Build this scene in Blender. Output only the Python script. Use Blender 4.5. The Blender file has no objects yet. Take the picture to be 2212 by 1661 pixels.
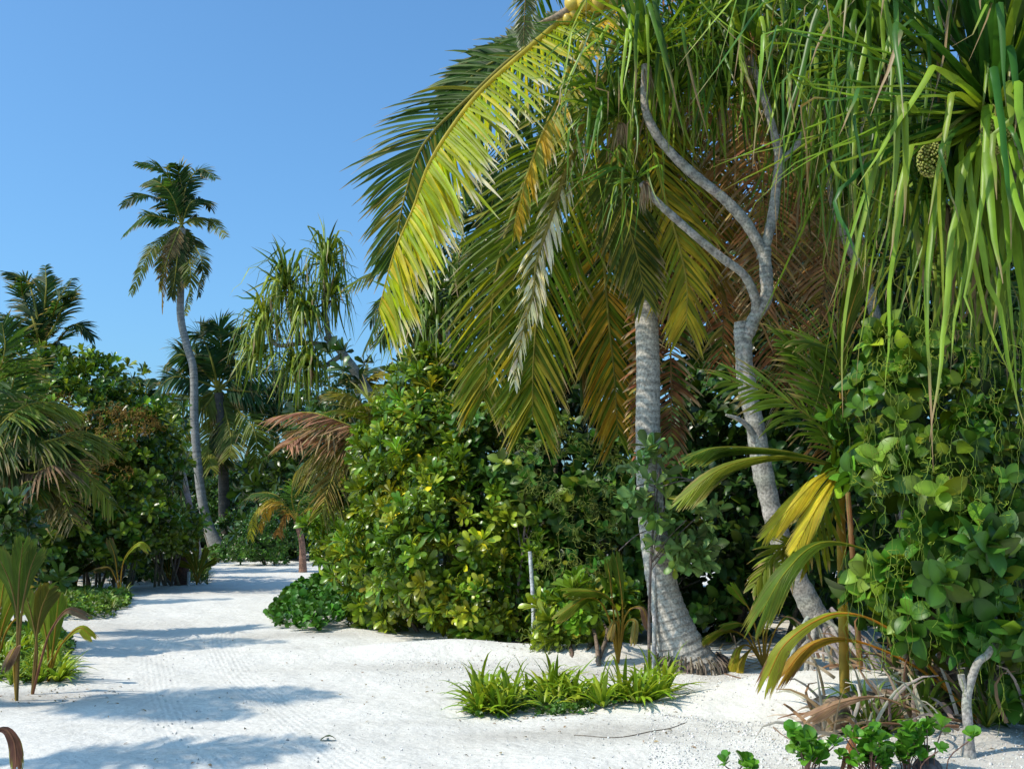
import bpy, math, numpy as np
rng = np.random.default_rng(7)
scene = bpy.context.scene
COL = scene.collection
PI = math.pi
F = 1098.0; SC = 1024/2212.0; TH = math.atan(128/F); CAMZ = 1.6
CAM = np.array([0, 0, CAMZ])
FWD = np.array([0, math.cos(TH), math.sin(TH)]); UPV = np.array([0, -math.sin(TH), math.cos(TH)])
Z3 = np.array([0, 0, 1.0])

def V(*a): return np.array(a, float)
def nrm(a):
    a = np.asarray(a, float)
    return a/np.maximum(np.linalg.norm(a, axis=-1, keepdims=True), 1e-9)
def ray(u, v):
    return np.array([(u*SC-512)/F, 0, 0]) + FWD + UPV*((384-v*SC)/F)
def P(u, v, d):
    r = ray(u, v); return CAM + r*(d/r[1])

# ---------------------------------------------------------------- ground shape
MOUNDS = []
def H(x, y):
    x = np.asarray(x, float); y = np.asarray(y, float)
    h = 0.012*np.sin(x*1.3+y*.7)+0.010*np.sin(x*2.9-y*1.7+1)+0.012*np.sin(y*.9+2)+.006*np.sin(x*6.1+y*4.3)
    h = h+(.012*np.sin(x*4.3+2*np.sin(y*2.1))*np.sin(y*3.7+x)+.006*np.sin(x*11+y*5)*np.sin(y*9-x*4))*np.clip((x+1)/2, 0, 1)
    h = h*np.clip((60-y)/40, 0, 1)
    for mx, my, rx, ry, mh in MOUNDS:
        h = h+mh*np.exp(-((x-mx)/rx)**2-((y-my)/ry)**2)
    return h
def G(u, v):
    r = ray(u, v); z = 0.0
    for _ in range(6):
        s = (z-CAMZ)/r[2]; p = CAM+r*s; z = float(H(p[0], p[1]))
    return np.array([p[0], p[1], z])
def Gd(u, d):
    p = P(u, 1200, d); return np.array([p[0], d, float(H(p[0], d))])
for (u, v, rx, ry, mh) in [(1900, 1540, 1.0, .9, .30), (2100, 1600, .9, .9, .10), (1480, 1440, 1.2, .8, .05),
                           (1330, 1420, 1.0, .45, .16), (1000, 1405, 1.6, .40, .13), (1620, 1500, .8, .5, .14), (650, 1365, 1.0, .9, .05), (60, 1330, 2, 1.2, .05)]:
    g = G(u, v); MOUNDS.append((g[0], g[1], rx, ry, mh))

# ---------------------------------------------------------------- mesh builder
class MB:
    def __init__(s): s.v = []; s.f = []; s.c = []; s.n = 0
    def add(s, v, f, c):
        v = np.asarray(v, float).reshape(-1, 3); f = np.asarray(f, int)
        c = np.broadcast_to(np.asarray(c, float), v.shape) if np.ndim(c) == 1 else np.asarray(c, float).reshape(-1, 3)
        s.v.append(v); s.f.append(f+s.n); s.c.append(c); s.n += len(v)
    def mesh(s, name, off=None, smooth=True):
        me = bpy.data.meshes.new(name)
        v = np.concatenate(s.v); f = np.concatenate(s.f); c = np.concatenate(s.c)
        if off is not None: v = v-off
        me.vertices.add(len(v)); me.vertices.foreach_set('co', v.astype(np.float32).ravel())
        me.loops.add(f.size); me.loops.foreach_set('vertex_index', f.astype(np.int32).ravel())
        me.polygons.add(len(f)); me.polygons.foreach_set('loop_start', np.arange(0, f.size, 4, dtype=np.int32))
        me.update(calc_edges=True)
        me.polygons.foreach_set('use_smooth', np.full(len(f), smooth))
        a = me.attributes.new('tint', 'FLOAT_COLOR', 'POINT')
        a.data.foreach_set('color', np.concatenate([np.clip(c, 0, 1), np.ones((len(c), 1))], 1).astype(np.float32).ravel())
        me.update(); return me

def grid_faces(N, S, K):
    """N strips, S rows, K verts across"""
    a = np.arange(N)[:, None, None]*S*K+np.arange(S-1)[None, :, None]*K+np.arange(K-1)[None, None, :]
    return np.stack([a, a+1, a+K+1, a+K], -1).reshape(-1, 4)

def ribbons(mb, C, SV, hw, col, fold=0.0):
    """C (N,S,3) centre lines, SV (N,S,3) side vectors, hw (N,S), col (N,S,3); fold>0 gives a V section"""
    N, S = hw.shape
    w = SV*hw[..., None]
    if fold:
        T = np.gradient(C, axis=1); nv = nrm(np.cross(T, SV))
        up = nv*(hw*fold)[..., None]
        v = np.stack([C-w+up, C, C+w+up], 2); K = 3
    else:
        v = np.stack([C-w, C+w], 2); K = 2
    mb.add(v, grid_faces(N, S, K), np.repeat(col[:, :, None, :], K, 2))

def spl(p, n):
    p = np.asarray(p, float)
    q = np.vstack([2*p[0]-p[1], p, 2*p[-1]-p[-2]])
    t = np.linspace(0, len(p)-1-1e-6, n); i = t.astype(int); f = (t-i)[:, None]
    a, b, c, d = q[i], q[i+1], q[i+2], q[i+3]
    return .5*((2*b)+(c-a)*f+(2*a-5*b+4*c-d)*f*f+(3*b-a-3*c+d)*f**3)
def pp(*l): return np.array([P(*a) for a in l])

def tube(mb, pts, rad, col, k=10, rough=0.0, close=True):
    pts = np.asarray(pts, float); n = len(pts); rad = np.broadcast_to(rad, (n,)).astype(float)
    T = nrm(np.gradient(pts, axis=0)); ref = V(0.31, -.9, .17)
    a = nrm(np.cross(T, ref)); b = nrm(np.cross(T, a))
    th = np.linspace(0, 2*PI, k+1)[:-1]
    R = rad[:, None]*(1+rough*np.sin(th*3+np.arange(n)[:, None]*.37)+rough*.6*rng.standard_normal((n, k)))
    v = pts[:, None]+a[:, None]*np.cos(th)[None, :, None]*R[..., None]+b[:, None]*np.sin(th)[None, :, None]*R[..., None]
    i = np.arange(n-1)[:, None]*k; j = np.arange(k)[None, :]; j2 = (j+1) % k
    f = np.stack([i+j, i+j2, i+k+j2, i+k+j], -1).reshape(-1, 4)
    c = np.asarray(col, float)
    if c.ndim == 1: c = np.broadcast_to(c, (n, 3))
    mb.add(v, f, np.repeat(c[:, None, :], k, 1))
    if close:
        for e in (0, n-1):
            m = np.vstack([v[e], pts[e][None]]); q = [[jj, (jj+1) % k, k, k] for jj in range(k)]
            q = [[jj, (jj+1) % k, (jj+2) % k, k] for jj in range(0, k, 2)]
            mb.add(m, q, c[e])

def jit(c, n, s=.12, hue=.06):
    c = np.asarray(c, float)
    m = 1+s*rng.standard_normal((n, 1)); h = 1+hue*rng.standard_normal((n, 3))
    return np.clip(c*m*h, .002, 1)

# ---------------------------------------------------------------- leaves
def leaf_template(L, W, rows=6, peak=.62, curl=.25, fold=.25, wave=0.0, tip=.5):
    t = 1-(1-np.linspace(0, 1, rows))**1.6
    a = peak/(1-peak)
    w = t**(a*.62)*np.clip(1-t**(3.0*a if tip == .5 else 2.2*a), 0, 1)**tip; w = W*.5*w/w.max()
    w[0] = W*.05; w[-1] = W*.05
    ang = curl*2*t; dt = np.diff(t)*L
    y = np.concatenate([[0], np.cumsum(np.cos(ang[:-1])*dt)]); z = -np.concatenate([[0], np.cumsum(np.sin(ang[:-1])*dt)])
    v = np.zeros((rows, 3, 3))
    for k, s in enumerate((-1, 0, 1)):
        v[:, k, 0] = s*w; v[:, k, 1] = y; v[:, k, 2] = z+abs(s)*w*fold+wave*W*np.sin(t*9+s)*abs(s)
    return v.reshape(-1, 3), grid_faces(1, rows, 3)

def rx(a): c, s = math.cos(a), math.sin(a); return np.array([[1, 0, 0], [0, c, -s], [0, s, c]])
def rz(a): c, s = math.cos(a), math.sin(a); return np.array([[c, -s, 0], [s, c, 0], [0, 0, 1]])
def ry(a): c, s = math.cos(a), math.sin(a); return np.array([[c, 0, s], [0, 1, 0], [-s, 0, c]])

def rosette(n, L, W, t0, t1, rows=5, peak=.62, curl=.25, rise=.0, var=.2, old=.0, fold=.25, tip=.5):
    """leaves around +Z; t0,t1 = tilt of inner / outer leaves measured from the axis"""
    vs = []; fs = []; cs = []; k = 0
    for i in range(n):
        f = i/max(n-1, 1); s = (.65+.35*math.sin(PI*min(1, f*1.1+.1)))*(1+.12*rng.standard_normal())
        v, fa = leaf_template(L*s, W*s, rows, peak, curl*(0.4+f)*(1+.5*rng.standard_normal()), fold, 0, tip)
        tilt = t0+(t1-t0)*f+.15*rng.standard_normal()
        R = rz(i*2.39996+.3*rng.standard_normal())@rx(PI/2-tilt)@ry(.3*rng.standard_normal())
        v = v@R.T+V(0, 0, rise*(1-f))
        br = 1+var*rng.standard_normal(); yl = (rng.random() < old)
        c = np.ones((len(v), 3))*br
        if yl: c = c*V(2.2, 1.5, .8)
        c.reshape(rows, 3, 3)[:, 1] *= 1.35       # pale midrib
        vs.append(v); fs.append(fa+k); cs.append(c); k += len(v)
    return np.concatenate(vs), np.concatenate(fs), np.concatenate(cs)

def basis(nv, spin):
    ref = np.where(np.abs(nv[:, 2:3]) > .9, V(1, 0, 0), V(0, 0, 1))
    a = nrm(np.cross(ref, nv)); b = np.cross(nv, a)
    c, s = np.cos(spin)[:, None], np.sin(spin)[:, None]
    return np.stack([a*c+b*s, b*c-a*s, nv], -1)
def inst(mb, temps, pos, nv, scale, col):
    N = len(pos); which = rng.integers(0, len(temps), N)
    M = basis(nv, rng.random(N)*2*PI)
    for k, (tv, tf, tc) in enumerate(temps):
        m = which == k; n = int(m.sum())
        if not n: continue
        v = np.einsum('nij,kj->nki', M[m], tv)*scale[m][:, None, None]+pos[m][:, None]
        f = (tf[None]+(np.arange(n)*len(tv))[:, None, None]).reshape(-1, 4)
        mb.add(v, f, np.clip(col[m][:, None]*tc[None], .002, 1))

def shell(ells, n, inner=.72, back=.35, lump=.16, zmin=.06, holes=.38):
    """points and outward directions over a union of ellipsoids"""
    A = np.array([e[1][0]*e[1][2] for e in ells]); A = A/A.sum()
    ps = []; ns = []
    while sum(len(p) for p in ps) < n:
        k = rng.choice(len(ells), 400, p=A)
        C = np.array([ells[i][0] for i in k]); R = np.array([ells[i][1] for i in k])
        d = nrm(rng.standard_normal((400, 3)))
        keep = (d[:, 1] < .25) | (rng.random(400) < back)
        r = inner+(1.04-inner)*rng.random(400)**.6
        r = r*(1+lump*(np.sin(d[:, 0]*5+C[:, 0]*3)*np.cos(d[:, 2]*6+C[:, 1])+.6*np.sin(d[:, 0]*11+d[:, 2]*9)))
        p = C+R*d*r[:, None]
        gz = H(p[:, 0], p[:, 1])
        keep &= p[:, 2] > gz+zmin
        keep &= (np.sin(p[:, 0]*4.1+p[:, 2]*2.3)*np.sin(p[:, 2]*5.3-p[:, 0]*1.7+1)+.35*np.sin(p[:, 1]*6) > -holes) | (rng.random(400) < .12)
        # drop what lies deep inside another ellipsoid
        for (c, rr) in ells:
            q = np.linalg.norm((p-c)/np.array(rr), axis=1); keep &= q > inner*.8
        ps.append(p[keep]); ns.append(nrm(d/R*np.mean(R, 1, keepdims=True))[keep])
    return np.concatenate(ps)[:n], np.concatenate(ns)[:n]

def foliage(mb, ells, n, temps, col, scale=(.8, 1.2), upb=.5, inner=.72, back=.35, col2=None, p2=.0, jv=.16, tz=.06, lump=.16, holes=.38):
    p, d = shell(ells, n, inner, back, lump, tz, holes)
    nv = nrm(d+V(0, 0, upb)+.35*rng.standard_normal(d.shape))
    c = jit(col, n, jv, .08)
    if col2 is not None:
        m = rng.random(n) < p2; c[m] = jit(col2, int(m.sum()), jv, .08)
    inst(mb, temps, p, nv, rng.uniform(scale[0], scale[1], n), c)

# ---------------------------------------------------------------- palms
def frond(mb, rach, Lm, n=46, w=.022, up=None, fold=.35, fwd=.55, grav=.6, col=(.07, .13, .02), tipc=(.35, .25, .12), tipk=.18,
          rc=(.30, .28, .05), rr=.022, t0=.10, ragged=.12, sides=(1, -1), segs=6, yel=None, tipsh=.42, twist=.25, base=.6):
    R = spl(rach, 40); T = nrm(np.gradient(R, axis=0))
    up = V(0, 0, 1) if up is None else nrm(up)
    S = nrm(np.cross(T, up)); U = np.cross(S, T)
    tt = np.linspace(0, 1, 40)
    tube(mb, R, rr*(1-.86*tt), np.array(rc)*np.ones((40, 3)), 6)
    N = n
    t = np.linspace(t0, .995, N)+rng.uniform(-.3, .3, N)/N; t = np.clip(t, 0, 1)
    idx = t*39; i = np.clip(idx.astype(int), 0, 38); f = (idx-i)[:, None]
    mix = lambda A: A[i]*(1-f)+A[i+1]*f
    p0, Tt, Ss, Uu = mix(R), nrm(mix(T)), nrm(mix(S)), nrm(mix(U))
    x = (t-t0)/(1-t0)
    Lp = np.where(x < .35, base+(1-base)*np.sin(x/.35*PI/2), 1-(1-tipsh)*((x-.35)/.65)**1.6)*Lm
    for sd in sides:
        L = Lp*(1+ragged*rng.standard_normal(N)).clip(.35, 1.3)
        ta = (fwd+.9*x**2)[:, None]*(1+.12*rng.standard_normal((N, 1)))
        d = nrm(Ss*sd+Tt*ta-Uu*(fold*(1+.2*rng.standard_normal((N, 1))))+.05*rng.standard_normal((N, 3)))
        k = np.linspace(0, 1, segs+1)
        g = grav*(1+.35*rng.standard_normal((N, 1, 1))).clip(.1, 3)
        D = nrm(d[:, None]+g*(k**1.5)[None, :, None]*V(0, 0, -1))
        C = p0[:, None]+np.concatenate([np.zeros((N, 1, 3)), np.cumsum(D[:, :-1], 1)], 1)*(L/segs)[:, None, None]
        W = Tt[:, None]+twist*Uu[:, None]*rng.standard_normal((N, 1, 1))
        SV = nrm(W-(W*D).sum(-1, keepdims=True)*D)
        hw = (.5*w)*np.array([.55]+[1.0]*(segs-2)+[.6, .08])[None]*(.75+.25*(L/Lm))[:, None]
        cb = jit(col, N, .14, .06)
        if yel is not None:
            m = (rng.random(N) < yel[1]*(.3+x)); cb[m] = jit(yel[0], int(m.sum()), .12, .05)
        cc = np.repeat(cb[:, None], segs+1, 1)
        tk = np.clip((k[None]-(1-tipk*(1+.6*rng.standard_normal((N, 1)))))/.12, 0, 1)[..., None]
        cc = cc*(1-tk)+np.array(tipc)*tk*(1+.2*rng.standard_normal((N, 1, 1)))
        ribbons(mb, C, SV, hw, cc, fold=.35)

def arc(c, az, el, L, bend, n=9, side=0.0):
    d = V(math.cos(az)*math.cos(el), math.sin(az)*math.cos(el), math.sin(el)); p = [np.array(c, float)]
    s = V(-math.sin(az), math.cos(az), 0)*side
    for i in range(n):
        p.append(p[-1]+d*L/n); d = nrm(d+V(0, 0, -bend/n*(1+i/n))+s/n)
    return np.array(p)

def strap_tuft(mb, c, ax, n, L, w, col, kink=(.3, .6), spread=(.1, 1.7), dead=0, deadL=1.0, segs=10, stiff=.25, lcol=None, hang=1.0, dcol=(.30, .20, .11), azw=None, fkink=(.03, .18)):
    """pandanus head: strap leaves from a spiral, arching and then folding down"""
    ax = nrm(ax); a = nrm(np.cross(ax, V(.2, .9, .1))); b = np.cross(ax, a)
    q = np.sort(rng.random(n)); th = spread[0]+(spread[1]-spread[0])*q
    ph = np.arange(n)*2.39996+.3*rng.standard_normal(n)
    if azw is not None: ph = azw[0]+azw[1]*rng.uniform(-1, 1, n)
    d = (np.cos(th)[:, None]*ax+np.sin(th)[:, None]*(np.cos(ph)[:, None]*a+np.sin(ph)[:, None]*b))
    k = np.linspace(0, 1, segs+1)
    Ls = L*(.7+.3*np.sin(PI*(.15+.7*q)))*(1+.13*rng.standard_normal(n))
    kp = rng.uniform(kink[0], kink[1], n)*(1.25-.45*q)
    sh = np.clip((k[None]-kp[:, None])/rng.uniform(fkink[0], fkink[1], (n, 1)), 0, 1); sh = sh*sh*(3-2*sh)
    amt = (hang*np.clip(.45+.7*q+.15*rng.standard_normal(n), .1, 1))[:, None, None]
    down = nrm(V(0, 0, -1)+.09*rng.standard_normal((n, 3)))[:, None]
    arch = stiff*k[None, :, None]*V(0, 0, -1)
    D = nrm((d[:, None]+arch)*(1-sh[..., None]*amt)+down*sh[..., None]*amt*1.1)
    D = nrm(D+np.cumsum(.045*rng.standard_normal(D.shape), 1)+(rng.random((n, segs+1, 1)) < .05)*.35*rng.standard_normal(D.shape))
    C = c+d[:, None]*.04+np.concatenate([np.zeros((n, 1, 3)), np.cumsum(D[:, :-1], 1)], 1)*(Ls/segs)[:, None, None]
    side = nrm(np.cross(d, ax)+.15*rng.standard_normal((n, 3)))[:, None]
    SV = nrm(side-(side*D).sum(-1, keepdims=True)*D)
    hw = .5*w*(1-.25*q)[:, None]*np.interp(k, [0, .1, .5, .8, 1], [.9, 1, .85, .5, .04])[None]*(1+.12*rng.standard_normal((n, 1)))
    cb = jit(col, n, .15, .07)
    if lcol is not None:
        m = rng.random(n) < (.15+.5*q); cb[m] = jit(lcol, int(m.sum()), .15, .05)
    cc = np.repeat(cb[:, None], segs+1, 1)
    tk = (np.clip((k[None]-.95+.12*rng.random((n, 1))+.45*(rng.random((n, 1)) < .14)*q[:, None])/.1, 0, 1))[..., None]
    cc = cc*(1-tk)+V(.3, .2, .1)*tk
    ribbons(mb, C, SV, hw, cc, fold=.45)
    if dead:
        m = dead; ph = rng.random(m)*2*PI
        d = nrm(-ax*.1+np.cos(ph)[:, None]*a+np.sin(ph)[:, None]*b+V(0, 0, -.5))
        D = nrm(d[:, None]*(1-np.clip(k*4, 0, 1))[None, :, None]+nrm(V(0, 0, -1)+.10*rng.standard_normal((m, 3)))[:, None]*np.clip(k*4+.1, 0, 1)[None, :, None]
                +.12*np.sin(k[None, :, None]*9+rng.random((m, 1, 1))*6)*rng.standard_normal((m, 1, 3)))
        Ls = L*deadL*rng.uniform(.5, 1.1, m)
        C = c-ax*.08+np.concatenate([np.zeros((m, 1, 3)), np.cumsum(D[:, :-1], 1)], 1)*(Ls/segs)[:, None, None]
        side = nrm(rng.standard_normal((m, 1, 3))); SV = nrm(side-(side*D).sum(-1, keepdims=True)*D)
        hw = .5*w*.5*np.interp(k, [0, .3, 1], [1, .7, .1])[None]*np.ones((m, 1))
        ribbons(mb, C, SV, hw, np.repeat(jit(dcol, m, .25, .06)[:, None], segs+1, 1), fold=.5)

def juvenile(mb, rach, W, col, tipc, n=26, splitf=.25, up=None, pe=.25, rc=(.35, .22, .03), rr=.014, asym=1.0, droop=.25):
    """undivided pleated young coconut leaf: petiole, then a folded blade that splits into a swallow tail"""
    R = spl(rach, 40); T = nrm(np.gradient(R, axis=0)); up = V(0, 0, 1) if up is None else nrm(up)
    S = nrm(np.cross(T, up)); U = np.cross(S, T); tt = np.linspace(0, 1, 40)
    tube(mb, R, rr*(1-.85*tt), np.array(rc)*np.ones((40, 3)), 6)
    segs = 10; k = np.linspace(0, 1, segs+1); tot = np.linalg.norm(np.diff(R, axis=0), axis=1).sum()
    ext = lambda A, q: A[np.clip((q*39).astype(int), 0, 38)]*(1-(q*39-np.clip((q*39).astype(int), 0, 38)))[..., None]+A[np.clip((q*39).astype(int), 0, 38)+1]*(q*39-np.clip((q*39).astype(int), 0, 38))[..., None]
    for sd in (1, -1):
        t = np.linspace(pe, .95, n); x = (t-pe)/(1-pe)
        te = t+(1.03-t)*(.80+.06*rng.standard_normal(n))+.04
        q = t[:, None]+(te-t)[:, None]*k[None]; qc = np.clip(q, 0, 1)
        Rc = ext(R, qc)+ext(T, qc)*((q-qc)*tot)[..., None]; Sc, Uc = ext(S, qc), ext(U, qc)
        lat = W*((1-x)**.55*(.75+.35*x))[:, None]*(k**.85)[None]*(asym if sd > 0 else 1)*(1+.05*rng.standard_normal((n, 1)))
        C = Rc+Sc*sd*lat[..., None]-Uc*(lat*.30)[..., None]+V(0, 0, -1)*(droop*.35*W*k[None]**3*(1+.3*rng.standard_normal((n, 1))))[..., None]
        D = nrm(np.gradient(C, axis=1)); SV = nrm(Sc*sd); SV = nrm(SV-(SV*D).sum(-1, keepdims=True)*D)
        hw = (W*.62/n*1.9+.0015)*np.interp(k, [0, .15, .8, 1], [.35, .9, 1, .1])[None]*np.ones((n, 1))
        cb = jit(col, n, .10, .05); cc = np.repeat(cb[:, None], segs+1, 1)
        tk = np.clip((k[None]-(.84+.1*rng.standard_normal((n, 1))))/.12, 0, 1)[..., None]
        cc = cc*(1-tk)+np.array(tipc)*tk
        ribbons(mb, C, SV, hw, cc, fold=.55)

# ---------------------------------------------------------------- materials
def newmat(name):
    m = bpy.data.materials.new(name); m.use_nodes = True; nt = m.node_tree; nt.nodes.clear(); return m, nt
def nd(nt, t, **k):
    n = nt.nodes.new(t)
    for a, b in k.items():
        if a in n.inputs.keys() if isinstance(a, str) else False: n.inputs[a].default_value = b
        else: setattr(n, a, b)
    return n
def mathn(nt, op, a, b=None):
    n = nt.nodes.new('ShaderNodeMath'); n.operation = op
    for i, x in enumerate((a, b)):
        if x is None: continue
        if isinstance(x, (int, float)): n.inputs[i].default_value = x
        else: nt.links.new(x, n.inputs[i])
    return n.outputs[0]
def leafmat(name, rough=.42, trans=.28, spec=.5, vary=.35, scale=6.0, gain=1.0):
    m, nt = newmat(name); L = nt.links
    at = nt.nodes.new('ShaderNodeAttribute'); at.attribute_name = 'tint'
    tc = nt.nodes.new('ShaderNodeTexCoord')
    no = nt.nodes.new('ShaderNodeTexNoise'); no.inputs['Scale'].default_value = scale; no.inputs['Detail'].default_value = 3
    L.new(tc.outputs['Object'], no.inputs['Vector'])
    mr = nt.nodes.new('ShaderNodeMapRange'); mr.inputs[1].default_value = .3; mr.inputs[2].default_value = .7
    mr.inputs[3].default_value = (1-vary)*gain; mr.inputs[4].default_value = (1+vary)*gain; L.new(no.outputs[0], mr.inputs[0])
    mul = nt.nodes.new('ShaderNodeVectorMath'); mul.operation = 'SCALE'; L.new(at.outputs['Color'], mul.inputs[0]); L.new(mr.outputs[0], mul.inputs['Scale'])
    b = nt.nodes.new('ShaderNodeBsdfPrincipled'); b.inputs['Roughness'].default_value = rough; b.inputs['Specular IOR Level'].default_value = spec
    L.new(mul.outputs[0], b.inputs['Base Color'])
    out = nt.nodes.new('ShaderNodeOutputMaterial')
    if trans > 0:
        tr = nt.nodes.new('ShaderNodeBsdfTranslucent'); tm = nt.nodes.new('ShaderNodeVectorMath'); tm.operation = 'MULTIPLY'
        L.new(mul.outputs[0], tm.inputs[0]); tm.inputs[1].default_value = (1.7, 1.6, .7); L.new(tm.outputs[0], tr.inputs[0])
        mx = nt.nodes.new('ShaderNodeMixShader'); mx.inputs[0].default_value = trans
        L.new(b.outputs[0], mx.inputs[1]); L.new(tr.outputs[0], mx.inputs[2]); L.new(mx.outputs[0], out.inputs[0])
    else: L.new(b.outputs[0], out.inputs[0])
    return m
def barkmat(name, rough=.85, scale=9, bump=.9, vary=.24):
    m = leafmat(name, rough, 0, .25, vary, scale); nt = m.node_tree; L = nt.links
    b = [n for n in nt.nodes if n.type == 'BSDF_PRINCIPLED'][0]
    tc = [n for n in nt.nodes if n.type == 'TEX_COORD'][0]
    no = nt.nodes.new('ShaderNodeTexNoise'); no.inputs['Scale'].default_value = 45; no.inputs['Detail'].default_value = 5
    r2 = nt.nodes.new('ShaderNodeMapRange'); r2.inputs[1].default_value = .35; r2.inputs[2].default_value = .6; r2.inputs[3].default_value = .55; r2.inputs[4].default_value = 1.12
    L.new(no.outputs[0], r2.inputs[0]); m2 = nt.nodes.new('ShaderNodeVectorMath'); m2.operation = 'SCALE'
    L.new(b.inputs['Base Color'].links[0].from_socket, m2.inputs[0]); L.new(r2.outputs[0], m2.inputs['Scale']); L.new(m2.outputs[0], b.inputs['Base Color'])
    L.new(tc.outputs['Object'], no.inputs['Vector'])
    bp = nt.nodes.new('ShaderNodeBump'); bp.inputs['Strength'].default_value = bump; bp.inputs['Distance'].default_value = .01
    L.new(no.outputs[0], bp.inputs['Height']); L.new(bp.outputs[0], b.inputs['Normal']); return m

M_PALM = leafmat('palm_leaf', .45, .42, .16, .22, 5)
M_PAND = leafmat('strap_leaf', .38, .20, .24, .3, 4, .88)
M_GLOSS = leafmat('glossy_leaf', .30, .20, .38, .36, 2.2, .92)
M_BROAD = leafmat('broad_leaf', .40, .18, .26, .34, 3.0, .86)
M_DRY = leafmat('dry_leaf', .8, .15, .15, .35, 8)
M_BARK = barkmat('grey_bark')
M_WOOD = barkmat('weathered_wood', .8, 20, .6)
M_FRUIT = leafmat('fruit_skin', .4, 0, .4, .2, 9)
M_VINE = leafmat('vine_stem', .6, .2, .3, .3, 9)

# ---------------------------------------------------------------- object helpers
def thing(name, label, cat, loc, group=None):
    o = bpy.data.objects.new(name, None); COL.objects.link(o); o.location = [float(a) for a in loc]; o.empty_display_size = .1
    o['label'] = label; o['category'] = cat
    if group: o['group'] = group
    return o
def part(name, mb, mat, parent, label=None):
    off = np.array(parent.location) if parent.parent is None else np.array(parent.parent.location)
    me = mb.mesh(name, off); me.materials.append(mat)
    o = bpy.data.objects.new(name, me); COL.objects.link(o); o.parent = parent
    if label: o['label'] = label
    return o
def solo(name, mb, mat, label, cat, loc=(0, 0, 0), group=None, kind=None):
    me = mb.mesh(name, np.array(loc, float)); me.materials.append(mat)
    o = bpy.data.objects.new(name, me); COL.objects.link(o); o.location = [float(a) for a in loc]
    o['label'] = label; o['category'] = cat
    if group: o['group'] = group
    if kind: o['kind'] = kind
    return o
def copy_thing(src, loc, rot, sc, label=None):
    r = src.copy(); COL.objects.link(r); r.location = [float(a) for a in loc]; r.rotation_euler = (0, 0, rot); r.scale = (sc, sc, sc)
    if label: r['label'] = label
    for ch in list(src.children):
        c = ch.copy(); COL.objects.link(c); c.parent = r
    return r

# colours (linear albedo)
GRN = V(.055, .115, .016); DGRN = V(.030, .070, .014); LGRN = V(.11, .19, .022); YGRN = V(.20, .24, .022); YEL = V(.42, .34, .025)
BLUG = V(.040, .085, .030); ORG = V(.40, .20, .03); BRN = V(.19, .085, .038); TAN = V(.42, .30, .17); PALE = V(.62, .56, .42); BARK = V(.36, .33, .28)

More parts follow.
